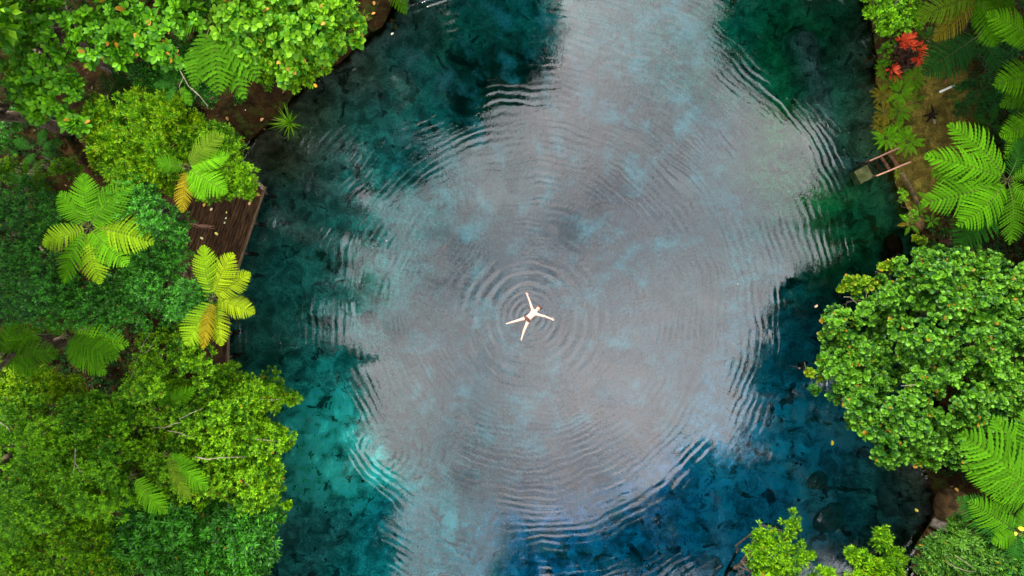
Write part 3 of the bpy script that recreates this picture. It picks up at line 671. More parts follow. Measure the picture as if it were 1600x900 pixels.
fern('tree_fern', 'mid green fern below the yellow green bush at the left edge of the bank', (8, 558, 8.6), [(62, 506, BR2, 1.1), (98, 548, MD), (66, 580, BR2), (30, 500, BR2), (-30, 520, MD)], seed=3, w=1.1)
fern('tree_fern', 'green fern with a few broad fronds beside the twiggy shrub', (108, 524, 9.2), [(203, 530, BR, 1.0), (168, 580, BR2, 1.1), (133, 494, OL, .9), (190, 560, MD), (125, 575, BR2), (68, 500, MD)], seed=4, w=1.1)
fern('tree_fern', 'lime fern with one orange frond above the corner of the deck', (292, 262, 11.2), [(356, 238, BR, 1.0), (352, 302, BR, 1.15), (285, 332, OR, .7), (348, 206, OL, .9), (318, 312, BR), (240, 250, MD)], seed=5, w=1.1)
fern('tree_fern', 'large drooping mid green fern under the pale rounded leaves', (332, 34, 11.0), [(352, 150, MD, .9), (408, 122, MD, .95), (306, 136, MD, .8), (285, -8, DK, .9), (264, 44, MD, .9), (400, 40, DK), (385, 150, MD, .8), (330, -50, DK)], 'sparse', seed=6, w=1.25)
fern('tree_fern', 'dark olive fern with thin radiating stalks in the top left corner', (30, 37, 3.6), [(28, -10, OL), (78, 8, DK), (62, 88, OL), (8, 86, DK), (-22, 40, OL), (90, 55, DK), (-10, 0, DK)], 'sparse', seed=7, w=1.2)
fern('young_fern', 'small light green plant of upright narrow fronds at the left edge', (44, 282, 7.5), [(8, 255, BR2), (70, 248, BR), (86, 272, BR2), (14, 303, MD), (66, 302, BR2), (38, 248, BR), (90, 300, MD), (12, 280, BR)], 'low', seed=8, w=1.0, trunk_r=.05)
fern('dark_fern', 'dark blue green glossy fern beside the brilliant yellow green bush', (168, 152, 7.5), [(163, 112, BL), (216, 122, BL), (126, 158, BL), (140, 212, BL), (208, 96, DK), (190, 200, BL), (120, 200, DK), (150, 240, BL)], 'low', seed=9, w=1.5, trunk_r=.06)
fern('tree_fern', 'single bright fern frond rising through the lower left canopy', (210, 742, 7.6), [(262, 800, BR, 1.1)], seed=10, w=1.05, trunk_r=.07)
fern('tree_fern', 'pale green fern fronds half hidden in the bright canopy tree', (262, 708, 7.9), [(328, 762, BR2, .9), (305, 722, BR2, .8), (300, 780, OL, .7)], seed=11, trunk_r=.07)
fern('tree_fern', 'faint green fern showing at the top of the bright canopy tree', (246, 640, 7.5), [(306, 606, BR2, .9), (270, 600, MD, .8)], seed=12, trunk_r=.07)
fern('tree_fern', 'bright fern frond hanging in from the top edge over the water', (600, -55, 4.0), [(632, 20, BR, .8), (580, -10, MD), (660, -20, BR2), (560, -80, MD)], seed=13, trunk_to=(590, -60))

# ------------------------------------------------------------------ right bank
plant('green_bush', 'bright green fine leaved bush at the top of the right bank', 'bush', (1410, -10), [(1402, 14, 5.2, 45, 34, 1.0), (1370, 5, 5.2, 20, 30, .7), (1430, 25, 5.1, 18, 22, .6), (1385, 38, 5.0, 14, 12, .4)], 'lime', 20, mat='mid')
plant('sea_hibiscus_tree', 'dense domed tree of round glossy leaves leaning over the water on the right', 'tree', (1500, 560),
      [(1480, 550, 4.6, 115, 130, 1.6), (1365, 525, 2.3, 80, 72, 1.2), (1335, 600, 2.9, 60, 58, 1.0), (1400, 665, 4.4, 72, 55, 1.0), (1500, 440, 3.3, 90, 56, 1.1), (1570, 500, 4.6, 60, 100, 1.2), (1300, 555, 1.5, 28, 45, .7),
       (1570, 620, 4.5, 60, 70, 1.1), (1470, 690, 4.2, 60, 36, .8), (1420, 450, 2.5, 45, 40, .8), (1385, 705, 4.0, 30, 22, .5)], 'round', 21, fill=1.05, dz=.6, nbr=12, maxc=290, trunk_r=.15,
      twigs=[([(1408, 603, 5.2), (1422, 602, 5.4), (1432, 601, 5.4)], .02, .01), ([(1318, 464, 2.4), (1328, 464, 2.5), (1345, 480, 2.6)], .015, .01)])
plant('yellowing_bush', 'yellow tipped round leaved bush at the upper left of the domed tree', 'bush', (1420, 430),
      [(1345, 444, 2.9, 30, 16, .3), (1306, 492, 2.3, 24, 14, .3), (1392, 415, 2.6, 18, 10, .25), (1316, 449, 2.8, 10, 7, .2), (1437, 375, 2.0, 14, 9, .2)], 'round', 22, mat='roundyellow', sc=.9, maxc=60)
plant('yellowing_sprig', 'little sprig of orange yellow leaves over the water left of the domed tree', 'plant', (1330, 585),
      [(1266, 580, 1.4, 7, 9, .15), (1283, 590, 1.5, 7, 6, .15)], 'round', 23, mat='roundyellow', sc=.8, maxc=20, nbr=2)
plant('feathery_shrub', 'bluish green feathery shrub beside the white pole', 'shrub', (1560, 110),
      [(1530, 80, 1.9, 32, 16, .4), (1560, 95, 2.1, 30, 24, .5), (1530, 160, 1.8, 34, 24, .5), (1575, 70, 2.0, 28, 20, .4), (1555, 135, 2.0, 34, 22, .5), (1512, 132, 1.5, 18, 10, .3), (1585, 150, 2.0, 20, 40, .5), (1500, 170, 1.4, 16, 14, .3)], 'blue', 24)
plant('round_topped_bush', 'bright bush with a rounded top standing at the bottom edge over the blue water', 'bush', (1215, 930),
      [(1215, 868, 4.6, 46, 38, 1.0), (1237, 822, 4.8, 15, 20, .45), (1184, 838, 4.7, 12, 20, .4), (1208, 842, 4.8, 24, 20, .5), (1180, 872, 4.6, 20, 20, .5), (1250, 865, 4.6, 18, 20, .4), (1215, 915, 4.6, 55, 40, .9)], 'olive', 25, mat='lime', dz=.4, trunk_r=.12, base_xy=(10.0, -16.5))
plant('spiky_bush', 'green bush with upright leafy spires at the bottom edge over the water', 'bush', (1370, 940),
      [(1372, 888, 4.2, 42, 22, .7), (1377, 842, 4.5, 11, 24, .5), (1343, 872, 4.3, 22, 12, .4), (1398, 872, 4.3, 15, 17, .4), (1328, 862, 4.4, 10, 8, .3), (1290, 893, 4.3, 14, 10, .3), (1370, 915, 4.2, 60, 30, .8)], 'olive', 26, mat='lime', dz=2.2, deep=1.0, base_xy=(15.5, -15.5))
plant('grey_green_bush', 'dull green bush with pale twigs beside the fallen log at the lower right', 'bush', (1520, 870),
      [(1510, 868, 5.0, 55, 40, .9), (1480, 845, 4.8, 22, 20, .5), (1495, 815, 4.8, 14, 12, .4), (1550, 880, 5.0, 40, 34, .8), (1460, 880, 4.8, 22, 30, .5)], 'olive', 27, fill=1.6, dz=3.8, deep=1.6,
      twigs=[([(1478, 876, 5.8), (1492, 886, 6.0), (1510, 892, 6.0), (1525, 893, 5.9)], .02, .008), ([(1492, 868, 5.9), (1508, 878, 6.0), (1522, 888, 6.0)], .014, .006)])
plant('green_bush', 'dark bush under the ferns in the bottom right corner', 'bush', (1590, 860), [(1585, 850, 2.0, 30, 40, .7), (1562, 862, 1.9, 36, 34, .7), (1590, 890, 2.2, 30, 25, .6), (1570, 830, 1.6, 24, 16, .4)], 'deep', 28, dz=7.0, deep=1.6)
fern('tree_fern', 'tall tree fern with olive fronds and a leaning trunk at the top right', (1528, -8, 6.0),
     [(1436, 26, OL, 1.0), (1484, 12, OL, .9), (1470, 58, OLD, .9, -.15), (1568, 66, BR2, 1.25, -.1), (1590, 5, MD), (1545, -60, MD), (1460, -50, MD), (1600, 40, OLD, .9, -.2), (1530, 40, MD, .9, -.3)], 'broad', seed=20, trunk_to=(1492, 78), trunk_r=.09)
fern('tree_fern', 'bright tree fern reaching in at the right edge near the top', (1625, 74, 6.4), [(1541, 22, BR, 1.1), (1560, 60, BR2), (1600, 120, MD), (1680, 60, MD)], seed=21, trunk_to=(1640, 74))
plant('low_bush', 'small bright bush at the water just left of the red leaved plant', 'bush', (1384, 84), [(1384, 82, 1.0, 13, 13, .35), (1378, 98, .9, 9, 9, .3)], 'mid', 34, nbr=3, sc=.8)
plant('low_bush', 'small leafy bush on the soil right of the red leaved plant', 'bush', (1458, 84), [(1458, 86, 1.0, 12, 12, .35), (1450, 52, 1.0, 12, 9, .3)], 'deepmid', 35, nbr=3, sc=.8)
plant('low_bush', 'narrow leafy bush along the bank edge below the ladder', 'bush', (1415, 315), [(1412, 308, .8, 8, 14, .25), (1424, 335, .9, 10, 12, .3)], 'mid', 36, nbr=3, sc=.7)
plant('low_bush', 'fresh green bush at the left edge above the deep green bush', 'bush', (15, 262), [(12, 262, 7.4, 34, 24, .6), (100, 262, 6.8, 24, 18, .5)], 'mid', 37, mat='lime')
fern('blue_green_fern', 'broad bluish green fern frond beside the red leaved plant', (1530, 55, 3.0), [(1447, 112, BL, 1.35, -.05), (1560, 110, BL, .9), (1590, 40, DK)], 'broad', seed=22, trunk_r=.08)
fern('tree_fern', 'yellow green tree fern at the right edge beside the feathery shrub', (1640, 112, 5.4), [(1554, 132, BR, 1.3), (1570, 165, MD), (1620, 40, MD), (1700, 120, MD)], 'broad', seed=23, trunk_to=(1640, 112))
fern('tree_fern', 'green tree fern low on the right edge above the spreading fern', (1632, 182, 4.8), [(1560, 216, BR2, 1.2), (1575, 246, BR2, 1.1), (1590, 150, MD), (1640, 260, MD)], 'broad', seed=24, trunk_to=(1640, 182))
fern('tree_fern', 'large tree fern with long clear fronds spreading over the mossy path', (1574, 282, 5.2),
     [(1486, 192, BR2, .95), (1440, 246, BR2, .75), (1459, 278, BR2, 1.05), (1443, 326, MD, .9), (1497, 360, BR2, 1.1), (1512, 388, DK, 1.1, -.25), (1625, 260, MD), (1620, 330, BR2), (1590, 380, MD), (1600, 215, DK)], seed=25, w=1.02)
fern('tree_fern', 'bright green tree fern below the domed tree in the lower right corner', (1625, 770, 9.6),
     [(1496, 672, MD, 1.1), (1514, 706, BR2, .95), (1524, 752, BR2, 1.1), (1496, 735, MD, .8), (1530, 690, DK, .9), (1545, 790, MD, .9), (1552, 652, MD, 1.0), (1600, 640, MD), (1650, 680, MD), (1660, 820, MD)], seed=26, w=.95)
fern('low_fern', 'smaller fern below the bright tree fern beside the fallen log', (1588, 830, 9.4), [(1510, 779, MD, 1.0), (1496, 788, DK, 1.0), (1546, 846, BR2, 1.3), (1530, 800, DK), (1540, 815, MD), (1600, 790, MD), (1580, 880, DK)], seed=27, w=1.15, trunk_r=.07)
edge = [(1380, 108, BR2, 15, 'bright green low fern left of the red leaved plant'), (1428, 124, BR2, 20, 'bright green low fern just below the red leaves'), (1405, 145, BR, 20, 'lime green low fern in the middle of the bank edge'),
        (1378, 148, OLD, 17, 'brownish low fern at the water below the red leaves'), (1381, 176, OLD, 17, 'bronze low fern halfway along the bank edge'), (1404, 176, BR2, 18, 'green low fern between the bronze fern and the mossy path'),
        (1374, 197, OLD, 14, 'withered low fern overhanging the water above the ladder'), (1384, 216, BR, 20, 'bright low fern at the water above the ladder'), (1417, 222, BR, 22, 'largest low fern at the head of the ladder'), (1402, 205, BR2, 16, 'small fern tucked above the ladder head')]
for i, (px, py, c, r, lab) in enumerate(edge):
    rng = np.random.default_rng(i + 50); n = 13; k_ = 1.45
    fern('bank_fern', lab, (px, py, .75), [(px + math.cos(a) * r * rng.uniform(.9, 1.4), py + math.sin(a) * r * rng.uniform(.9, 1.4), tuple(x * k_ for x in c)) for a in (np.arange(n) / n * 6.283 + rng.random())], 'low', 'low ferns along the right bank', trunk=False, seed=60 + i, w=.8)
for i, (px, py, r, c, lab) in enumerate([(568, 26, 14, OL, 'small green fern by the water at the top edge'), (1435, 328, 13, BR2, 'little green fern on the timber edging below the ladder'), (1402, 272, 8, YG, 'tiny yellow green tuft beside the ladder rail'), (1455, 345, 14, BR2, 'little green plant under the spreading tree fern')]):
    rng = np.random.default_rng(i + 70)
    fern('bank_fern', lab, (px, py, .6), [(px + math.cos(a) * r * rng.uniform(.8, 1.2), py + math.sin(a) * r * rng.uniform(.8, 1.2), c) for a in (np.arange(7) / 7 * 6.283 + rng.random())], 'low', 'small bank plants', trunk=False, seed=80 + i)

for (hub_, frs_, lab_, k_, sd_) in [
    ((1462, 108, 1.0), [(1444, 96, BR2), (1480, 98, MD), (1450, 126, BR2), (1476, 122, BR2), (1462, 88, MD)], 'green fern on the mossy path below the blue green frond', 'low', 127),
    ((1428, 160, .9), [(1412, 148, BR2), (1444, 150, BR2), (1420, 178, BR), (1440, 172, BR2), (1430, 142, BR2)], 'bright fern at the inner side of the bank edge', 'low', 128),
    ((1388, 128, .9), [(1372, 118, BR2), (1404, 118, BR), (1376, 142, BR2), (1400, 142, BR2), (1388, 110, MD)], 'fresh green fern under the smaller red rosette', 'low', 129),
    ((1450, 312, 1.0), [(1432, 300, BR2), (1470, 304, MD), (1438, 328, BR2), (1464, 328, MD)], 'green fern between the timber edging and the spreading fern', 'low', 130),
    ((1392, 60, .9), [(1376, 50, BR2), (1408, 52, MD), (1380, 76, MD), (1402, 74, BR2), (1392, 44, BR2)], 'green fern at the water just below the top bush', 'low', 131),
    ((1450, 62, 1.6), [(1432, 45, MD), (1470, 48, MD), (1436, 75, DK), (1466, 80, DK), (1480, 60, DK)], 'small dark fern on the soil above the blue green frond', 'low', 120),
    ((1500, 150, 1.2), [(1484, 128, DK), (1520, 170, DK), (1488, 172, MD), (1512, 130, DK), (1478, 152, DK)], 'low dark fern below the white pole', 'low', 121),
    ((1546, 196, 2.2), [(1520, 180, DK), (1530, 215, MD), (1556, 168, DK), (1575, 205, DK)], 'dark fern between the feathery shrub and the spreading fern', 'tree', 122),
    ((1422, 350, 1.0), [(1405, 335, BR2), (1440, 340, MD), (1412, 368, MD), (1436, 366, BR2), (1400, 352, OLD)], 'green fern hiding the end of the timber edging', 'low', 123),
    ((150, 30, 10.2), [(190, 5, DK), (120, 60, DK), (165, 70, MD), (200, 50, DK), (130, 0, DK), (105, 30, MD)], 'dark fern fronds glimpsed between the leaf rosettes', 'sparse', 124),
    ((280, 130, 10.7), [(250, 110, DK), (300, 165, MD), (262, 160, DK), (300, 110, DK), (240, 135, DK)], 'dark fern between the bare branch and the brilliant yellow green bush', 'sparse', 125),
    ((60, 235, 3.4), [(20, 220, DK), (90, 250, DK), (70, 200, DK), (40, 260, DK), (100, 222, DK)], 'shaded fern on the bare soil at the left edge', 'sparse', 126)]:
    fern('shade_fern', lab_, hub_, frs_, k_, 'shade ferns', trunk=False, seed=sd_)

# red leaved plant
def rosette_mesh(name, n, L, W, seed, tilt=(15, 80)):
    V, T, t = sprig(L, W / L, n, tilt, .12, False, np.random.default_rng(seed)); return tri_mesh(name, V, T, t)
rp = thing('red_leaved_plant', 'red leaved plant with dark maroon older leaves on the right bank', 'plant', tuple(at(1415, 85, .5)))
rb = np.array(rp.location)
rng = np.random.default_rng(5)
for k, (px, py, z, mt, n, L) in enumerate([(1409, 64, 1.5, 'red', 16, .30), (1420, 62, 1.55, 'red', 16, .30), (1424, 72, 1.5, 'red', 14, .28), (1438, 78, 1.5, 'red', 16, .30), (1442, 84, 1.45, 'red', 14, .28), (1436, 90, 1.4, 'red', 12, .26), (1434, 96, 1.2, 'red', 8, .22),
                                           (1412, 82, 1.1, 'maroon', 18, .32), (1422, 90, 1.1, 'maroon', 18, .32), (1404, 90, 1.0, 'maroon', 16, .30), (1414, 98, 1.0, 'maroon', 18, .30), (1428, 96, 1.0, 'maroon', 14, .28), (1403, 78, 1.0, 'maroon', 14, .26),
                                           (1395, 108, 1.15, 'red', 14, .28), (1400, 115, 1.0, 'red', 12, .26), (1390, 114, .9, 'maroon', 14, .26), (1405, 107, .9, 'maroon', 14, .28)]):
    o = link('leaf_rosette', rosette_mesh('leaf_rosette', n, L * 1.25, L * .42, 300 + k), rp, M[mt]); p = at(px, py, z); o.location = Vector(p - rb)
    o.rotation_euler = (rng.normal(0, .25), rng.normal(0, .25), rng.random() * 6)
    V, T = tube([np.array([0, 0, -.05]) + (p - rb) * np.array([.2, .2, 0]), (p - rb) * np.array([.8, .8, .6]), p - rb], [.02, .016, .012], 5)
    link('stem', tri_mesh('stem', V, T, smooth=True), rp, M['bark'])
plant('small_red_plant', 'small maroon leaved plant under the spreading tree fern by the domed tree', 'plant', (1472, 380), [(1472, 380, 1.1, 9, 8, .2)], 'olive', 33, mat='maroon', nbr=2)

# spiky grass clump in the shallows
gc = thing('spiky_plant', 'spiky grass like plant standing in the shallows of the upper left bank', 'plant', tuple(at(457, 195, .05)))
rng = np.random.default_rng(8)
for k in range(46):
    a = rng.random() * 6.283; L = rng.uniform(.6, 1.1); e = rng.uniform(.25, 1.2)
    t = np.linspace(0, 1, 5); hor = L * np.sin(e * (.5 + .6 * t)) * t; ver = .25 + L * np.cos(e) * t - .25 * L * t**2
    w = .028 * (1 - t)**.6 * np.where(t < .1, .6, 1) + .001
    c = np.stack([hor, np.zeros(5), ver], -1); V = np.concatenate([c + np.stack([0 * w, w, .3 * w], -1), c, c + np.stack([0 * w, -w, .3 * w], -1)])
    T = []
    for i in range(4):
        for b_ in (0, 5): T += [(b_ + i, b_ + 5 + i, b_ + 6 + i), (b_ + i, b_ + 6 + i, b_ + 1 + i)]
    o = link('leaf_blade', tri_mesh('leaf_blade', V, np.array(T), np.full(15, rng.random())), gc, M['lime'] if rng.random() < .7 else M['mid']); o.rotation_euler[2] = a
V, T = tube([(0, 0, -.6), (0.02, 0, 0), (0, 0, .35)], [.09, .08, .05], 7); link('stem', tri_mesh('stem', V, T), gc, M['bark'])
tw = tube([np.array(at(424, 187, .1)) - np.array(gc.location), np.array(at(440, 187, .25)) - np.array(gc.location), np.array((0, 0, .3))], [.012, .012, .01], 5)
link('dry_leaf_blade', tri_mesh('dry_leaf_blade', *tw), gc, M['palebark'])

# ------------------------------------------------------------------ deck, ladder and other built things
M['deck'] = simple_mat('weathered_deck_wood', (.013, .0066, .0028), (.064, .033, .014), 3.0, .85, .085, .004, 30, stretch=(6, .7, 6))
M['deckrim'] = simple_mat('deck_edge_wood', (.06, .042, .022), (.17, .115, .06), 4.0, .8, .2, .003, 30, stretch=(6, .7, 6))
M['post'] = simple_mat('wet_post_wood', (.006, .005, .004), (.02, .016, .012), 6, .7, .3)
M['rail'] = simple_mat('pink_brown_rail_wood', (.20, .095, .055), (.36, .20, .13), 7, .75, .25, .003, 30, stretch=(1, 8, 8))
M['rung'] = simple_mat('brown_rung_wood', (.07, .030, .016), (.20, .085, .05), 7, .8, .2, .003)
M['stone'] = simple_mat('mossy_stone', (.30, .30, .10), (.62, .60, .26), 5, .9, .2, .02)
M['rock'] = simple_mat('brown_rock', (.022, .013, .005), (.075, .044, .016), 3.5, .92, .15, .06, 9)
M['darkrock'] = simple_mat('dark_wet_rock', (.15, .22, .18), (.33, .44, .38), 3, .7, .3, .05, 8)
M['white'] = simple_mat('white_pole', (.62, .60, .54), (.80, .78, .72), 4, .5, .4)
M['log'] = simple_mat('grey_log', (.06, .05, .04), (.16, .135, .11), 5, .9, .15, .02, 12, stretch=(1, 1, 1))
M['timber'] = simple_mat('edging_timber', (.045, .032, .015), (.12, .085, .042), 5, .9, .15, .01, 20)
M['rot'] = simple_mat('dark_rotten_wood', (.006, .004, .003), (.018, .012, .008), 6, .9, .1)
def box_v(x0, x1, y0, y1, z0, z1):
    V = np.array([(x, y, z) for z in (z0, z1) for (x, y) in ((x0, y0), (x1, y0), (x1, y1), (x0, y1))], float)
    T = np.array([(0, 2, 1), (0, 3, 2), (4, 5, 6), (4, 6, 7), (0, 1, 5), (0, 5, 4), (1, 2, 6), (1, 6, 5), (2, 3, 7), (2, 7, 6), (3, 0, 4), (3, 4, 7)])
    return V, T
def build_deck(name, label, A, B, width, z, seed, bw=.118):
    """boards run along A->B (the water side edge), stacked away from the water"""
    rng = np.random.default_rng(seed)
    A, B = at(*A, z), at(*B, z); d = B - A; L = float(np.hypot(d[0], d[1])); yaw = math.atan2(d[1], d[0]) + math.pi / 2   # local -y runs from A to B
    t = thing(name, label, 'deck', tuple(A), None, yaw)
    n = int(width / (bw + .012)); meshes = {}
    for i in range(n):                                      # x <= 0 is landward (negative local x)
        x1 = -.07 - i * (bw + .012); cuts = [0, -L] if rng.random() < .3 else [0, -L * rng.uniform(.3, .7), -L]
        for a, b in zip(cuts, cuts[1:]):
            V, T = box_v(x1 - bw, x1, b + .006, a - .004, -.035 - .002 * rng.random(), .0 + .004 * rng.normal())
            V[:, 0] += rng.normal(0, .0015); V[:, 1] += rng.normal(0, .008)
            link('board', tri_mesh('board', V, T), t, M['deck'])
    V, T = box_v(-.064, 0, -L - .01, .01, -.14, .012); link('edge_beam', tri_mesh('edge_beam', V, T), t, M['deckrim'])
    for k in range(5):
        y = -L * (.04 + .23 * k)
        V, T = tube([(-.12, y, -.15), (-.12 + .03 * rng.normal(), y, -2.6)], [.085, .09], 9); link('post', tri_mesh('post', V, T, smooth=True), t, M['post'])
        V, T = box_v(-width, -.066, y - .05, y + .05, -.16, -.042); link('joist', tri_mesh('joist', V, T), t, M['post'])
    return t
build_deck('wooden_deck', 'dark weathered plank deck with a slanting edge over the water on the left bank', (415, 292), (345, 500), 4.2, .62, 1)
build_deck('wooden_walkway', 'narrow plank walkway below the deck beside the yellow fern', (357.5, 478), (356, 640), 1.25, .50, 2)

def build_ladder():
    a0, a1 = at(1405, 231, 1.0), at(1359, 251.5, .62); b0, b1 = at(1423, 253, 1.0), at(1369.5, 275, .62)
    t = thing('wooden_ladder', 'wooden ladder with two pinkish rails going down into the water', 'ladder', tuple((a0 + b0) / 2 - np.array([0, 0, .6]))); base = np.array(t.location)
    for p, q in ((a0, a1), (b0, b1)):
        V, T = tube([p - base, q - base], [.036, .032], 8); link('rail', tri_mesh('rail', V, T), t, M['rail'])
        d = (q - p) / np.linalg.norm(q - p)
        for f in (.12, .85):
            c = p + (q - p) * f - base; V, T = tube([c + np.array([0, 0, -.03]), c + np.array([0, 0, -.75 - .5 * f])], .03, 6); link('rail_post', tri_mesh('rail_post', V, T), t, M['rung'])
    for k, f in enumerate((.16, .36, .54, .72, .90, 1.05)):
        z = .42 - .22 * k; p = (a0 + (a1 - a0) * f) ; q = (b0 + (b1 - b0) * f); p, q = p.copy(), q.copy(); p[2] = q[2] = z
        mid = (p + q) / 2; e = (q - p); ln = np.linalg.norm(e[:2]); yaw = math.atan2(e[1], e[0])
        V, T = box_v(-ln / 2 + .05, ln / 2 - .05, -.06, .06, -.025, .02); o = link('rung', tri_mesh('rung', V, T), t, M['rung']); o.location = Vector(mid - base); o.rotation_euler[2] = yaw
build_ladder()
def rock(name, label, px, py, z, r, mat, seed, cat='rock', group=None, squash=.6, rough=.22):
    rng = np.random.default_rng(seed); bm = bmesh.new(); bmesh.ops.create_icosphere(bm, subdivisions=4, radius=1)
    dirs = unit(rng.normal(size=(9, 3))); am = rng.uniform(-rough, rough, 9)
    V = np.array([v.co[:] for v in bm.verts]); k = np.ones(len(V))
    for d, a in zip(dirs, am): k += a * np.clip((V @ d - .1), 0, 1) ** 1.2
    k += vnoise(V[:, 0] * 1.3 + 5 + V[:, 2], V[:, 1] * 1.3 + 9 - V[:, 2], 1.6, seed, 4) * .22
    for v, kk in zip(bm.verts, k): v.co = v.co * kk
    for v in bm.verts: v.co.x *= r[0]; v.co.y *= r[1]; v.co.z *= r[2]
    o = bm_obj(name, bm, M[mat], None, True); o.location = at(px, py, z); o.rotation_euler[2] = rng.random() * .6; return tag(o, label, cat, group)
rock('boulder', 'brown boulder at the water edge beside the lower right fern', 1488, 792, .0, (.75, 1.0, .55), 'rock', 1)
rock('boulder', 'mossy brown boulder half under water below the larger brown boulder', 1452, 838, -.15, (.45, .75, .4), 'rock', 2)
rock('boulder', 'low brown boulder at the bottom edge of the lower right bank', 1445, 885, -.1, (.6, .5, .4), 'rock', 3)
rock('boulder', 'reddish brown rock at the bank edge under the timber edging', 1428, 345, .1, (.35, .45, .35), 'rock', 4)
rock('boulder', 'small rock under the water just off the timber edging', 1395, 385, -.35, (.40, .55, .35), 'rock', 5)
rock('underwater_rock', 'dark slab of rock under the blue water left of the lower right bank', 1325, 800, -2.7, (1.1, .6, .35), 'darkrock', 6, 'rock', rough=.5)
rock('underwater_rock', 'dark submerged rock close to the lower right bank', 1398, 812, -1.5, (.6, 1.5, .5), 'darkrock', 7, rough=.5)
rock('underwater_rock', 'large sunken rock under the water below the domed tree', 1300, 748, -3.3, (1.5, .7, .6), 'darkrock', 8, rough=.5)
def stone_block():
    bm = bmesh.new(); bmesh.ops.create_cube(bm, size=1); bmesh.ops.subdivide_edges(bm, edges=bm.edges[:], cuts=4, use_grid_fill=True)
    rng = np.random.default_rng(3)
    for v in bm.verts:
        v.co += Vector(rng.normal(0, .012, 3)); v.co.x *= .62; v.co.y *= .60; v.co.z *= .5
    o = bm_obj('stone_block', bm, M['stone']); o.location = at(1345.5, 274, -.32); o.rotation_euler[2] = math.radians(-152); tag(o, 'square pale mossy stone block under the water at the foot of the ladder', 'stone')
stone_block()
def stick(name, label, cat, pts, rad, mat, sides=8, wob=.1, group=None):
    q = np.array([at(*p) for p in pts]); V, T = tube(q - q[0], rad, sides, True, wob, np.random.default_rng(1))
    o = link(name, tri_mesh(name, V, T, smooth=True), None, M[mat]); o.location = q[0]; return tag(o, label, cat, group)
stick('white_pole', 'short white pole sticking out of the feathery shrub over the mossy path', 'pole', [(1468, 144, .62), (1480, 138.5, .72), (1492, 133, .82)], [.045, .045, .045], 'white', wob=0)
stick('fallen_log', 'bare grey log lying on the lower right bank beside the boulder', 'log', [(1456, 814, .35), (1470, 822, .55), (1500, 828, 1.2), (1525, 838, 1.35), (1560, 862, 1.2)], [.22, .2, .13, .12, .1], 'log', 10)
stick('edging_timber', 'long squared timber edging the mossy path below the ladder', 'timber', [(1409, 268, .55), (1422, 292, .56), (1440, 330, .55)], [.085, .08, .08], 'timber', 6)
stick('fallen_log', 'mossy pale trunk seen through the gap below the leaf rosettes', 'log', [(120, 84, 2.2), (145, 94, 2.1), (178, 116, 2.0)], [.09, .085, .07], 'log', 8)
stick('dry_stick', 'thin dry stick on the path right of the red leaved plant', 'stick', [(1448, 63, .6), (1458, 70, .6), (1468, 78, .62)], [.02, .018, .012], 'palebark', 5)
def dead_root():
    t = thing('dead_root', 'black rotten stump with splayed roots on the mossy path', 'stump', tuple(at(1455, 180, .55))); b = np.array(t.location)
    for i, (px, py) in enumerate([(1442, 181), (1456, 162), (1467, 178), (1462, 190), (1449, 190)]):
        q = np.array([(0, 0, .12), (*(at(px, py, .6) - b)[:2] * .5, .10), (*(at(px, py, .6) - b)[:2], .0)]); V, T = tube(q, [.07, .05, .02], 6, True, .3, np.random.default_rng(i)); link('root', tri_mesh('root', V, T, smooth=True), t, M['rot'])
    V, T = tube([(0, 0, -.05), (0, 0, .16), (.02, 0, .22)], [.11, .09, .05], 8, True, .3, np.random.default_rng(9)); link('stump_top', tri_mesh('stump_top', V, T, smooth=True), t, M['rot'])
dead_root()
stick('pale_bark_strip', 'pale strip of bark beside the black rotten stump', 'bark', [(1459, 184, .6), (1460, 189, .6), (1461, 194, .6)], [.05, .06, .02], 'palebark', 6)
# dead frond on the deck
df = thing('dead_frond', 'dry brown fern frond lying on the dark deck planks', 'frond', tuple(at(284, 348, .66))); b = np.array(df.location)
rng = np.random.default_rng(4)
V, T = tube([(0, 0, .02), (.6, -.08, .03), (1.25, -.22, .02)], [.03, .018, .008], 5); link('stalk', tri_mesh('stalk', V, T), df, M['rail'])
for k in range(22):
    f = rng.uniform(.1, .85); s = rng.choice([-1, 1]); a = np.array([f * 1.25, -.02 - .2 * f * f, .03]); e = a + np.array([rng.uniform(.25, .5), s * rng.uniform(.03, .12) - .08, rng.uniform(-.02, .02)])
    V, T = tube([a, (a + e) / 2 + np.array([0, s * .01, .015]), e], [.008, .007, .003], 4); link('dry_leaflet', tri_mesh('dry_leaflet', V, T), df, M['rail'])

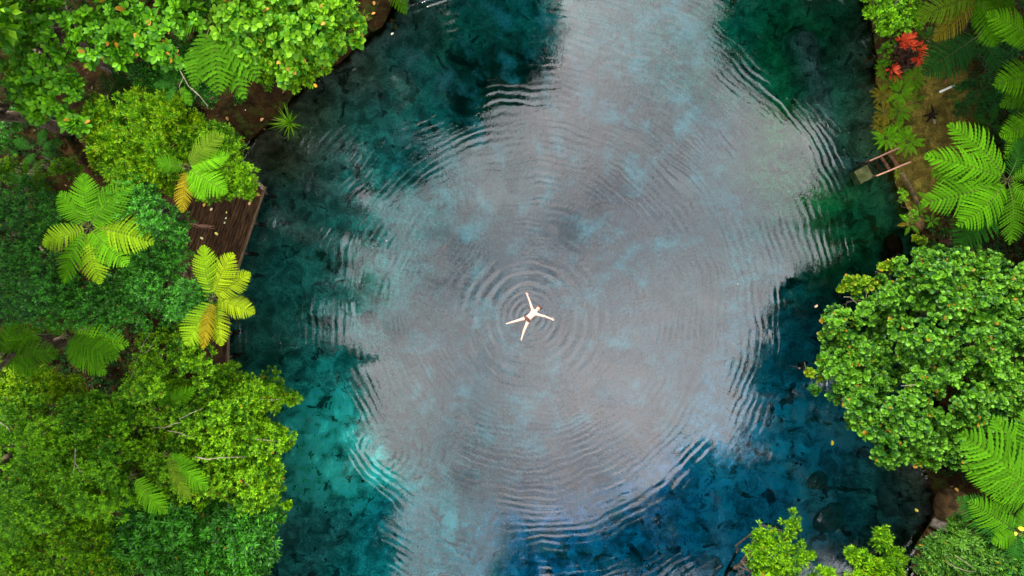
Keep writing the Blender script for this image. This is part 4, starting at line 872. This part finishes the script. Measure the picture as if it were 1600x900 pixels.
# fallen leaves, one by one
M['fallen'] = simple_mat('fallen_leaf', (.75, .75, .75), (1, 1, 1), 20, .6, .35, objcol=True)
Vl, Tl = leaf_geo(.24, .15, False); FL = tri_mesh('fallen_leaf', Vl - np.array([.12, 0, 0]), Tl)
FL.materials.append(M['fallen'])
YE, ORG, PE, CR = (.80, .60, .01), (.72, .30, .02), (.75, .42, .25), (.70, .66, .38)
leaves = [(1300, 692, 0, 1.15, YE, 'bright yellow leaf floating left of the domed tree'), (1432, 797, 0, .95, (.75, .62, .08), 'yellow leaf floating close to the lower right boulder'), (1495, 765, .62, .9, (.62, .38, .05), 'ochre leaf lying on top of the brown boulder'),
          (1275, 478, 0, .85, PE, 'peach coloured leaf floating just left of the domed tree'), (493, 134, 0, 1.1, ORG, 'orange leaf floating off the upper left bank'), (410, 187, .2, 1.0, (.72, .36, .16), 'pale orange leaf on wet soil beside the spiky plant'),
          (356, 186, .4, 1.0, (.40, .17, .03), 'brown orange leaf on the soil left of the spiky plant'), (613, 53, 0, .75, (.8, .78, .5), 'cream leaf floating near the top edge'), (584, 22, .2, .85, (.62, .28, .05), 'orange brown leaf on the bank by the hanging frond'),
          (610, 28, .1, 1.1, (.66, .33, .04), 'upper orange leaf of the heap at the hanging frond'), (615, 35, .06, 1.2, (.66, .36, .06), 'lower orange leaf of the heap at the hanging frond'), (584, 4, .4, 1.0, (.6, .28, .03), 'orange leaf at the very top edge on the bank'),
          (319, 320, .66, .9, (.70, .38, .04), 'orange leaf on the deck near the orange frond'), (330, 327, .66, .8, (.7, .5, .3), 'peach leaf on the deck right of the orange leaf'), (390, 318, .66, .9, (.62, .34, .16), 'tan leaf on the deck near its slanting edge'), (403, 304, .66, 1.1, (.55, .2, .05), 'rust leaf at the top corner of the deck'),
          (338, 365, .66, .85, (.72, .62, .12), 'yellow leaf in the middle of the deck'), (315, 372, .66, .75, (.7, .68, .3), 'pale yellow leaf at the lower left of the deck'), (353, 341, .66, .5, CR, 'tiny cream leaf in the middle of the deck'), (351, 348, .66, .5, CR, 'tiny cream leaf below another in the middle of the deck'), (354, 332, .66, .5, (.7, .6, .1), 'tiny yellow leaf in the middle of the deck'),
          (355, 542, .54, .6, (.75, .6, .2), 'pale leaf at the edge of the narrow walkway'), (354, 555, .54, .55, (.7, .45, .2), 'small tan leaf at the edge of the narrow walkway'), (1153, 444, 0, .25, (.8, .78, .7), 'tiny white speck of leaf floating on the grey reflection'), (604, 376, 0, .4, (.8, .78, .7), 'tiny pale leaf floating on the left of the pool'),
          (385, 173, .3, .35, (.8, .8, .75), 'tiny white leaf on the soil above the spiky plant'), (1478, 127, .6, 1.0, (.30, .10, .03), 'rusty brown leaf on the path above the white pole'), (1596, 826, 10.2, .9, YE, 'yellow leaf caught on the ferns in the lower right corner'), (1587, 834, 10.1, .8, (.45, .5, .05), 'yellow green leaf below the caught yellow leaf')]
rng = np.random.default_rng(77)
for (px, py, z, s, c, lab) in leaves:
    o = bpy.data.objects.new('fallen_leaf', FL); COL.objects.link(o); p = at(px, py, z)
    if z == 0: p[2] = .015
    elif z < .6: p[2] = float(ground_z(p[0], p[1])) + .04; 
    s *= .85; o.location = p; o.scale = (s, s, s); o.rotation_euler = (rng.normal(0, .15), rng.normal(0, .15), rng.random() * 6.28); o.color = (*c, 1)
    tag(o, lab, 'leaf', 'fallen leaves')

# ------------------------------------------------------------------ ground cover
def cover():
    rng = np.random.default_rng(12)
    n = 26000; x = rng.uniform(-23, 23, n); y = rng.uniform(-14, 14, n)
    d = signed_shore(x, y); ok = (d > .25)
    for (px, py, r) in [(1455, 175, 1.9), (1450, 240, 1.3), (1428, 290, 1.1), (1440, 120, 1.3), (395, 175, 1.9), (360, 165, 1.2), (1418, 320, .8), (140, 130, 1.3), (130, 270, .9), (590, 10, 1.0), (1410, 245, 1.0), (1490, 790, 1.2), (1460, 60, 1.3)]:
        p = at(px, py, .5); ok &= np.hypot(x - p[0], y - p[1]) > r
    for (px, py, rx, ry) in [(340, 370, 2.6, 3.2), (350, 560, .9, 3.0)]:
        p = at(px, py, .6); ok &= ((x - p[0]) / rx)**2 + ((y - p[1]) / ry)**2 > 1
    ok &= vnoise(x, y, .6, 91, 3) > -.16
    x, y = x[ok], y[ok]; z = ground_z(x, y) + rng.uniform(.05, .45, len(x))
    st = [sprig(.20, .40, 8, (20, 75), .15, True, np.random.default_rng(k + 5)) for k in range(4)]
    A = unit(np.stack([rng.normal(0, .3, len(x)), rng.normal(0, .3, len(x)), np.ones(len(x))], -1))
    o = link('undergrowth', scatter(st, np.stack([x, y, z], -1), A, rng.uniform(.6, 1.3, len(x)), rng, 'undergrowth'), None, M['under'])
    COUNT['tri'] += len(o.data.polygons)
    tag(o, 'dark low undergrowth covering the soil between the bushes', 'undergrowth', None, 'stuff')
    # litter
    n = 5200; x = rng.uniform(-22, 22, n); y = rng.uniform(-13, 13, n); d = signed_shore(x, y); ok = (d > .05); x, y = x[ok], y[ok]
    V, T = leaf_geo(.13, .06, True); tp = [(V, T, np.full(len(V), k / 3)) for k in range(4)]
    A = unit(np.stack([rng.normal(0, .25, len(x)), rng.normal(0, .25, len(x)), np.ones(len(x))], -1))
    mt = leaf_mat('leaf_litter', (.035, .018, .008), (.13, .07, .025), odd=(.4, .22, .06), odd_share=.06, trans=.05)
    o = link('leaf_litter', scatter(tp, np.stack([x, y, ground_z(x, y) + .02], -1), A, rng.uniform(.5, 1.4, len(x)), rng, 'leaf_litter'), None, mt)
    tag(o, 'brown leaf litter scattered over the bare soil', 'leaf litter', None, 'stuff')
cover()

# ------------------------------------------------------------------ trees just outside the picture whose reflections show in the water
def off(px, py, z, rpx, rz, seed, lab, base=None, mat='mid', extra=()):
    c = at(px, py, z); b = base or (c[0] * 1.0, c[1] * 1.0)
    plant('forest_tree', lab, 'tree', (0, 0), [(px, py, z, rpx, rpx * .9, rz), (px - rpx * .6, py + 10, z - .4, rpx * .55, rpx * .6, rz * .8), (px + rpx * .6, py - 5, z - .6, rpx * .55, rpx * .6, rz * .8)] + list(extra), 'far', seed, group='forest trees round the pool', mat=mat, base_xy=b, trunk_r=.25, nbr=6)
OFF = [(-115, -60, 12.5, 130, 'lime', 'tall forest tree beyond the left edge near the top corner'), (265, -370, 12, 140, 'mid', 'tall forest tree far beyond the top edge above the drooping fern'), (1840, 1010, 10, 115, 'mid', 'tall forest tree outside the lower right corner'), (-190, -330, 13, 200, 'mid', 'tall forest tree far beyond the top left corner'), (60, -440, 12, 190, 'deepmid', 'dark forest tree farthest back beyond the top left corner'), (1735, 890, 10, 85, 'mid', 'tall forest tree beyond the lower right fern'), (1425, 1005, 10, 72, 'mid', 'tall slim forest tree beyond the bottom edge under the spiky bush'), (1500, 1020, 9.5, 90, 'deepmid', 'forest tree close beyond the bottom edge under the dull green bush'), (1335, 1015, 7.5, 85, 'mid', 'forest tree close beyond the bottom edge under the spiky bush'), (1880, 1060, 8, 185, 'mid', 'forest tree far beyond the bottom right corner'), (190, 1290, 9.5, 180, 'mid', 'forest tree far beyond the bottom left corner'), (50, -190, 12.5, 170, 'mid', 'forest tree beyond the top left corner'), (290, -185, 12.5, 150, 'lime', 'forest tree beyond the top edge above the drooping fern'),
       (400, -400, 10.5, 160, 'mid', 'forest tree far back beyond the top edge of the left bank'), (1730, -340, 9, 170, 'deepmid', 'forest tree far beyond the top right corner'),
       (600, -130, 10.5, 110, 'lime', 'forest tree beyond the top edge behind the pale rounded leaves'), (740, -220, 9.5, 145, 'mid', 'tall forest tree beyond the top edge, mirrored dark left of the grey sky'), (520, -330, 11, 170, 'mid', 'forest tree farther back beyond the top edge, left of the hanging frond'),
       (770, -420, 10, 165, 'deepmid', 'dark forest tree far back beyond the middle of the top edge'), (1520, -240, 8, 165, 'mid', 'forest tree beyond the top edge above the right bank bush'), (1720, -160, 9, 170, 'lime', 'forest tree beyond the top right corner'),
       (1890, 80, 8.5, 205, 'mid', 'forest tree beyond the right edge level with the feathery shrub'), (1880, 330, 8.5, 195, 'deepmid', 'forest tree beyond the right edge level with the spreading fern'), (1880, 560, 7.5, 195, 'mid', 'forest tree beyond the right edge level with the domed tree'), (1900, 800, 8, 215, 'mid', 'forest tree beyond the right edge level with the boulder'),
       (1600, 1120, 9, 190, 'mid', 'forest tree beyond the bottom right corner'), (1380, 1070, 8, 145, 'deepmid', 'forest tree beyond the bottom edge below the spiky bush'), (1180, 1015, 6.5, 95, 'lime', 'forest tree beyond the bottom edge behind the round topped bush'), (1040, 1085, 6.5, 105, 'mid', 'forest tree beyond the bottom edge left of the round topped bush'),
       (860, 1130, 7, 105, 'mid', 'forest tree beyond the bottom edge, mirrored in the deep blue notch'), (345, 1075, 8.6, 125, 'mid', 'forest tree beyond the bottom edge, mirrored in the turquoise shallows'), (250, 1080, 9, 170, 'lime', 'forest tree beyond the bottom left corner'), (330, 1270, 9, 150, 'deepmid', 'forest tree farther back beyond the bottom edge of the left bank'),
       (-245, 80, 13, 190, 'mid', 'tall forest tree beyond the left edge behind the leaf rosettes'), (-240, 300, 14, 185, 'deepmid', 'tall forest tree beyond the left edge behind the bright tree fern'), (-240, 560, 14, 185, 'mid', 'tall forest tree beyond the left edge behind the yellow green bush'), (-245, 800, 13, 190, 'lime', 'tall forest tree beyond the left edge behind the lower canopy')]
for i_, (px_, py_, z_, r_, m_, lab_) in enumerate(OFF):
    c_ = at(px_, py_, z_)[:2]; n_ = unit(c_); q_ = c_ + n_ * 2.5                     # rooted behind its crown, on dry land
    while signed_shore(np.array([q_[0]]), np.array([q_[1]]))[0] < .6: q_ = q_ + n_ * .5
    off(px_, py_, z_, r_, 2.0, 40 + i_, lab_, base=tuple(q_), mat=m_)

# ------------------------------------------------------------------ the swimmer
def build_person():
    skin = new_mat('skin'); g = G(skin); b = g.bsdf(g.mix(g.noise(g.pos(), 9, 3), (.54, .33, .25), (.62, .40, .31)), .5, .35)
    b.inputs['Subsurface Weight'].default_value = .08; b.inputs['Subsurface Radius'].default_value = (.02, .008, .005); g.out(b.outputs[0])
    cloth = simple_mat('brown_swim_shorts', (.055, .030, .024), (.10, .055, .042), 14, .8, .2)
    hairm = simple_mat('auburn_hair', (.05, .018, .010), (.16, .055, .03), 40, .6, .4)
    Z0 = .03
    def w(px, py, z=0): p = at(px, py, 0); return np.array([p[0], p[1], Z0 + z])
    pelvis = w(824, 498.4); neck = w(836.9, 485.9, .02); chest = pelvis + (neck - pelvis) * .72; belly = pelvis + (neck - pelvis) * .38
    up = unit(neck - pelvis); left = np.array([-up[1], up[0], 0])              # left points to the upper left arm
    sL, sR = neck - up * .055 + left * .155, neck - up * .055 - left * .155
    hL, hR = pelvis + left * .085 - up * .02, pelvis - left * .085 - up * .02
    headc = neck + up * .145 + np.array([.0, .0, .015])
    verts, rad, edges = [], [], []
    def add(p, r, par=None):
        verts.append(tuple(p)); rad.append(r); i = len(verts) - 1
        if par is not None: edges.append((par, i))
        return i
    P0 = add(pelvis, (.150, .10)); B1 = add(belly, (.145, .095), P0); C1 = add(chest, (.175, .11), B1); N0 = add(neck - up * .05, (.12, .08), C1)
    N1 = add(neck + up * .03, (.052, .052), N0)
    H0 = add(headc - up * .055, (.082, .082), N1); H1 = add(headc + up * .015, (.100, .100), H0); H2 = add(headc + up * .075, (.078, .080), H1)
    # face: nose, brow, chin, ears grown from the same body
    fz = np.array([0, 0, 1.0])
    add(headc - up * .005 + fz * .112, (.012, .012), H1)
    add(headc - up * .085 + fz * .055, (.022, .020), H0)
    for s in (1, -1): add(headc + left * s * .100, (.014, .020), H1)
    def limb(root, pts, rads):
        pr = root
        for p, r in zip(pts, rads): pr = add(p, r, pr)
        return pr
    def hand(wr, d, sd):
        d = unit(d); side = unit(np.cross(np.array([0, 0, 1.0]), d)) * sd
        palm = add(verts[wr] + d * .05, (.034, .017), wr); kn = add(verts[wr] + d * .085, (.036, .014), palm)
        base = np.array(verts[wr])
        for k, (o, ln) in enumerate(((-.030, .058), (-.010, .078), (.011, .072), (.030, .062))):
            q0 = base + d * .10 + side * o; q1 = q0 + d * ln * .5 + side * o * .25 + fz * .006; q2 = q0 + d * ln + side * o * .45 - fz * .004
            a = add(q0, (.0095, .009), kn); b_ = add(q1, (.0088, .0085), a); add(q2, (.007, .007), b_)
        q = base + d * .035 - side * .036; a = add(q, (.012, .011), palm); b_ = add(q + d * .03 - side * .025, (.0105, .010), a); add(q + d * .052 - side * .034, (.008, .008), b_)
    for sgn, sh, elb, hnd in ((1, sL, w(827.9, 471.4, .0), w(824.3, 462.2, .0)), (-1, sR, w(851.3, 494.2, .0), w(860.1, 497.8, .0))):
        i = limb(N0, [sh, sh + (elb - sh) * .45, elb, elb + (hnd - elb) * .4, hnd], [(.070, .064), (.058, .054), (.046, .043), (.044, .040), (.031, .025)])
        hand(i, hnd - elb, sgn)
    for sgn, hp, kn, an in ((1, hL, w(807.5, 501.2, .01), w(795.3, 504.6, -.02)), (-1, hR, w(819.2, 515.0, .01), w(815.6, 526.8, -.02))):
        i = limb(P0, [hp, hp + (kn - hp) * .35, kn - (kn - hp) * .08, kn + (an - kn) * .3, an], [(.092, .086), (.080, .075), (.057, .055), (.056, .053), (.036, .034)])
        d = unit(an - kn); side = unit(np.cross(fz, d)); base = np.array(verts[i])
        add(base + d * .025 - fz * .035, (.028, .026), i)
        f1 = add(base + d * .055 + fz * .04, (.036, .024), i); f2 = add(base + d * .10 + fz * .065, (.038, .018), f1)
        for k, (o, ln, r) in enumerate(((-.030, .035, .012), (-.012, .03, .0085), (.003, .027, .008), (.017, .024, .0075), (.029, .02, .007))):
            add(base + d * (.115 + ln * .7) + side * o * sgn + fz * .07, (r, r), f2)
    base = pelvis.copy()
    me = bpy.data.meshes.new('person'); me.from_pydata([tuple(np.array(v) - base) for v in verts], edges, []); me.update()
    o = link('person', me, None, skin); o.location = base
    sk = o.modifiers.new('skin', 'SKIN'); sk.use_smooth_shade = True; sk.branch_smoothing = .4
    for i, r in enumerate(rad): me.skin_vertices[0].data[i].radius = r
    for i in range(len(verts)): me.skin_vertices[0].data[i].use_root = (i == 0)
    ss = o.modifiers.new('subsurf', 'SUBSURF'); ss.levels = 2; ss.render_levels = 2
    tag(o, 'person floating on the back with arms and legs spread, wearing brown swim shorts', 'person')
    # shorts: waist band and two short legs
    q = [base * 0 + up * .075, up * .0, -up * .03]
    parts = [tube(np.array([up * .075, up * .03, -up * .02, -up * .055]), [.132, .142, .146, .105], 14)]
    for s, hp, kn in ((1, hL, w(807.5, 501.2, .01)), (-1, hR, w(819.2, 515.0, .01))):
        d = unit(kn - hp); parts.append(tube(np.array([hp - base - d * .02, hp - base + d * .02, hp - base + d * .055]), [.096, .098, .094], 12))
    V, T = join(parts); link('swim_shorts', tri_mesh('swim_shorts', V, T, smooth=True), o, cloth)
    bm = bmesh.new(); bmesh.ops.create_uvsphere(bm, u_segments=20, v_segments=14, radius=1)
    rg = np.random.default_rng(2)
    for v in bm.verts:
        c = np.array(v.co[:]); k = 1 + .05 * math.sin(c[0] * 9 + c[1] * 7)
        v.co = Vector(c * np.array([.112, .112, .085]) * k)
    V = None
    h = bm_obj('hair', bm, hairm, o, True); h.location = Vector(headc - base + up * .060 + np.array([0, 0, -.060]))
    for s in (-1, 1):
        e = bmesh.new(); bmesh.ops.create_uvsphere(e, u_segments=8, v_segments=6, radius=.011); eo = bm_obj('eye', e, hairm, o, True); eo.location = Vector(headc - base + left * s * .032 + up * .015 + fz * .096)
    e = bmesh.new(); bmesh.ops.create_uvsphere(e, u_segments=10, v_segments=6, radius=1)
    for v in e.verts: v.co = Vector(np.array(left) * v.co.x * .024 + np.array(up) * v.co.y * .008 + fz * v.co.z * .006)
    mo = bm_obj('mouth', e, simple_mat('lips', (.35, .12, .10), (.45, .17, .14), 30, .5), o, True); mo.location = Vector(headc - base - up * .045 + fz * .088)
build_person()
print('crown triangles', COUNT['tri'], 'objects', len(bpy.data.objects))
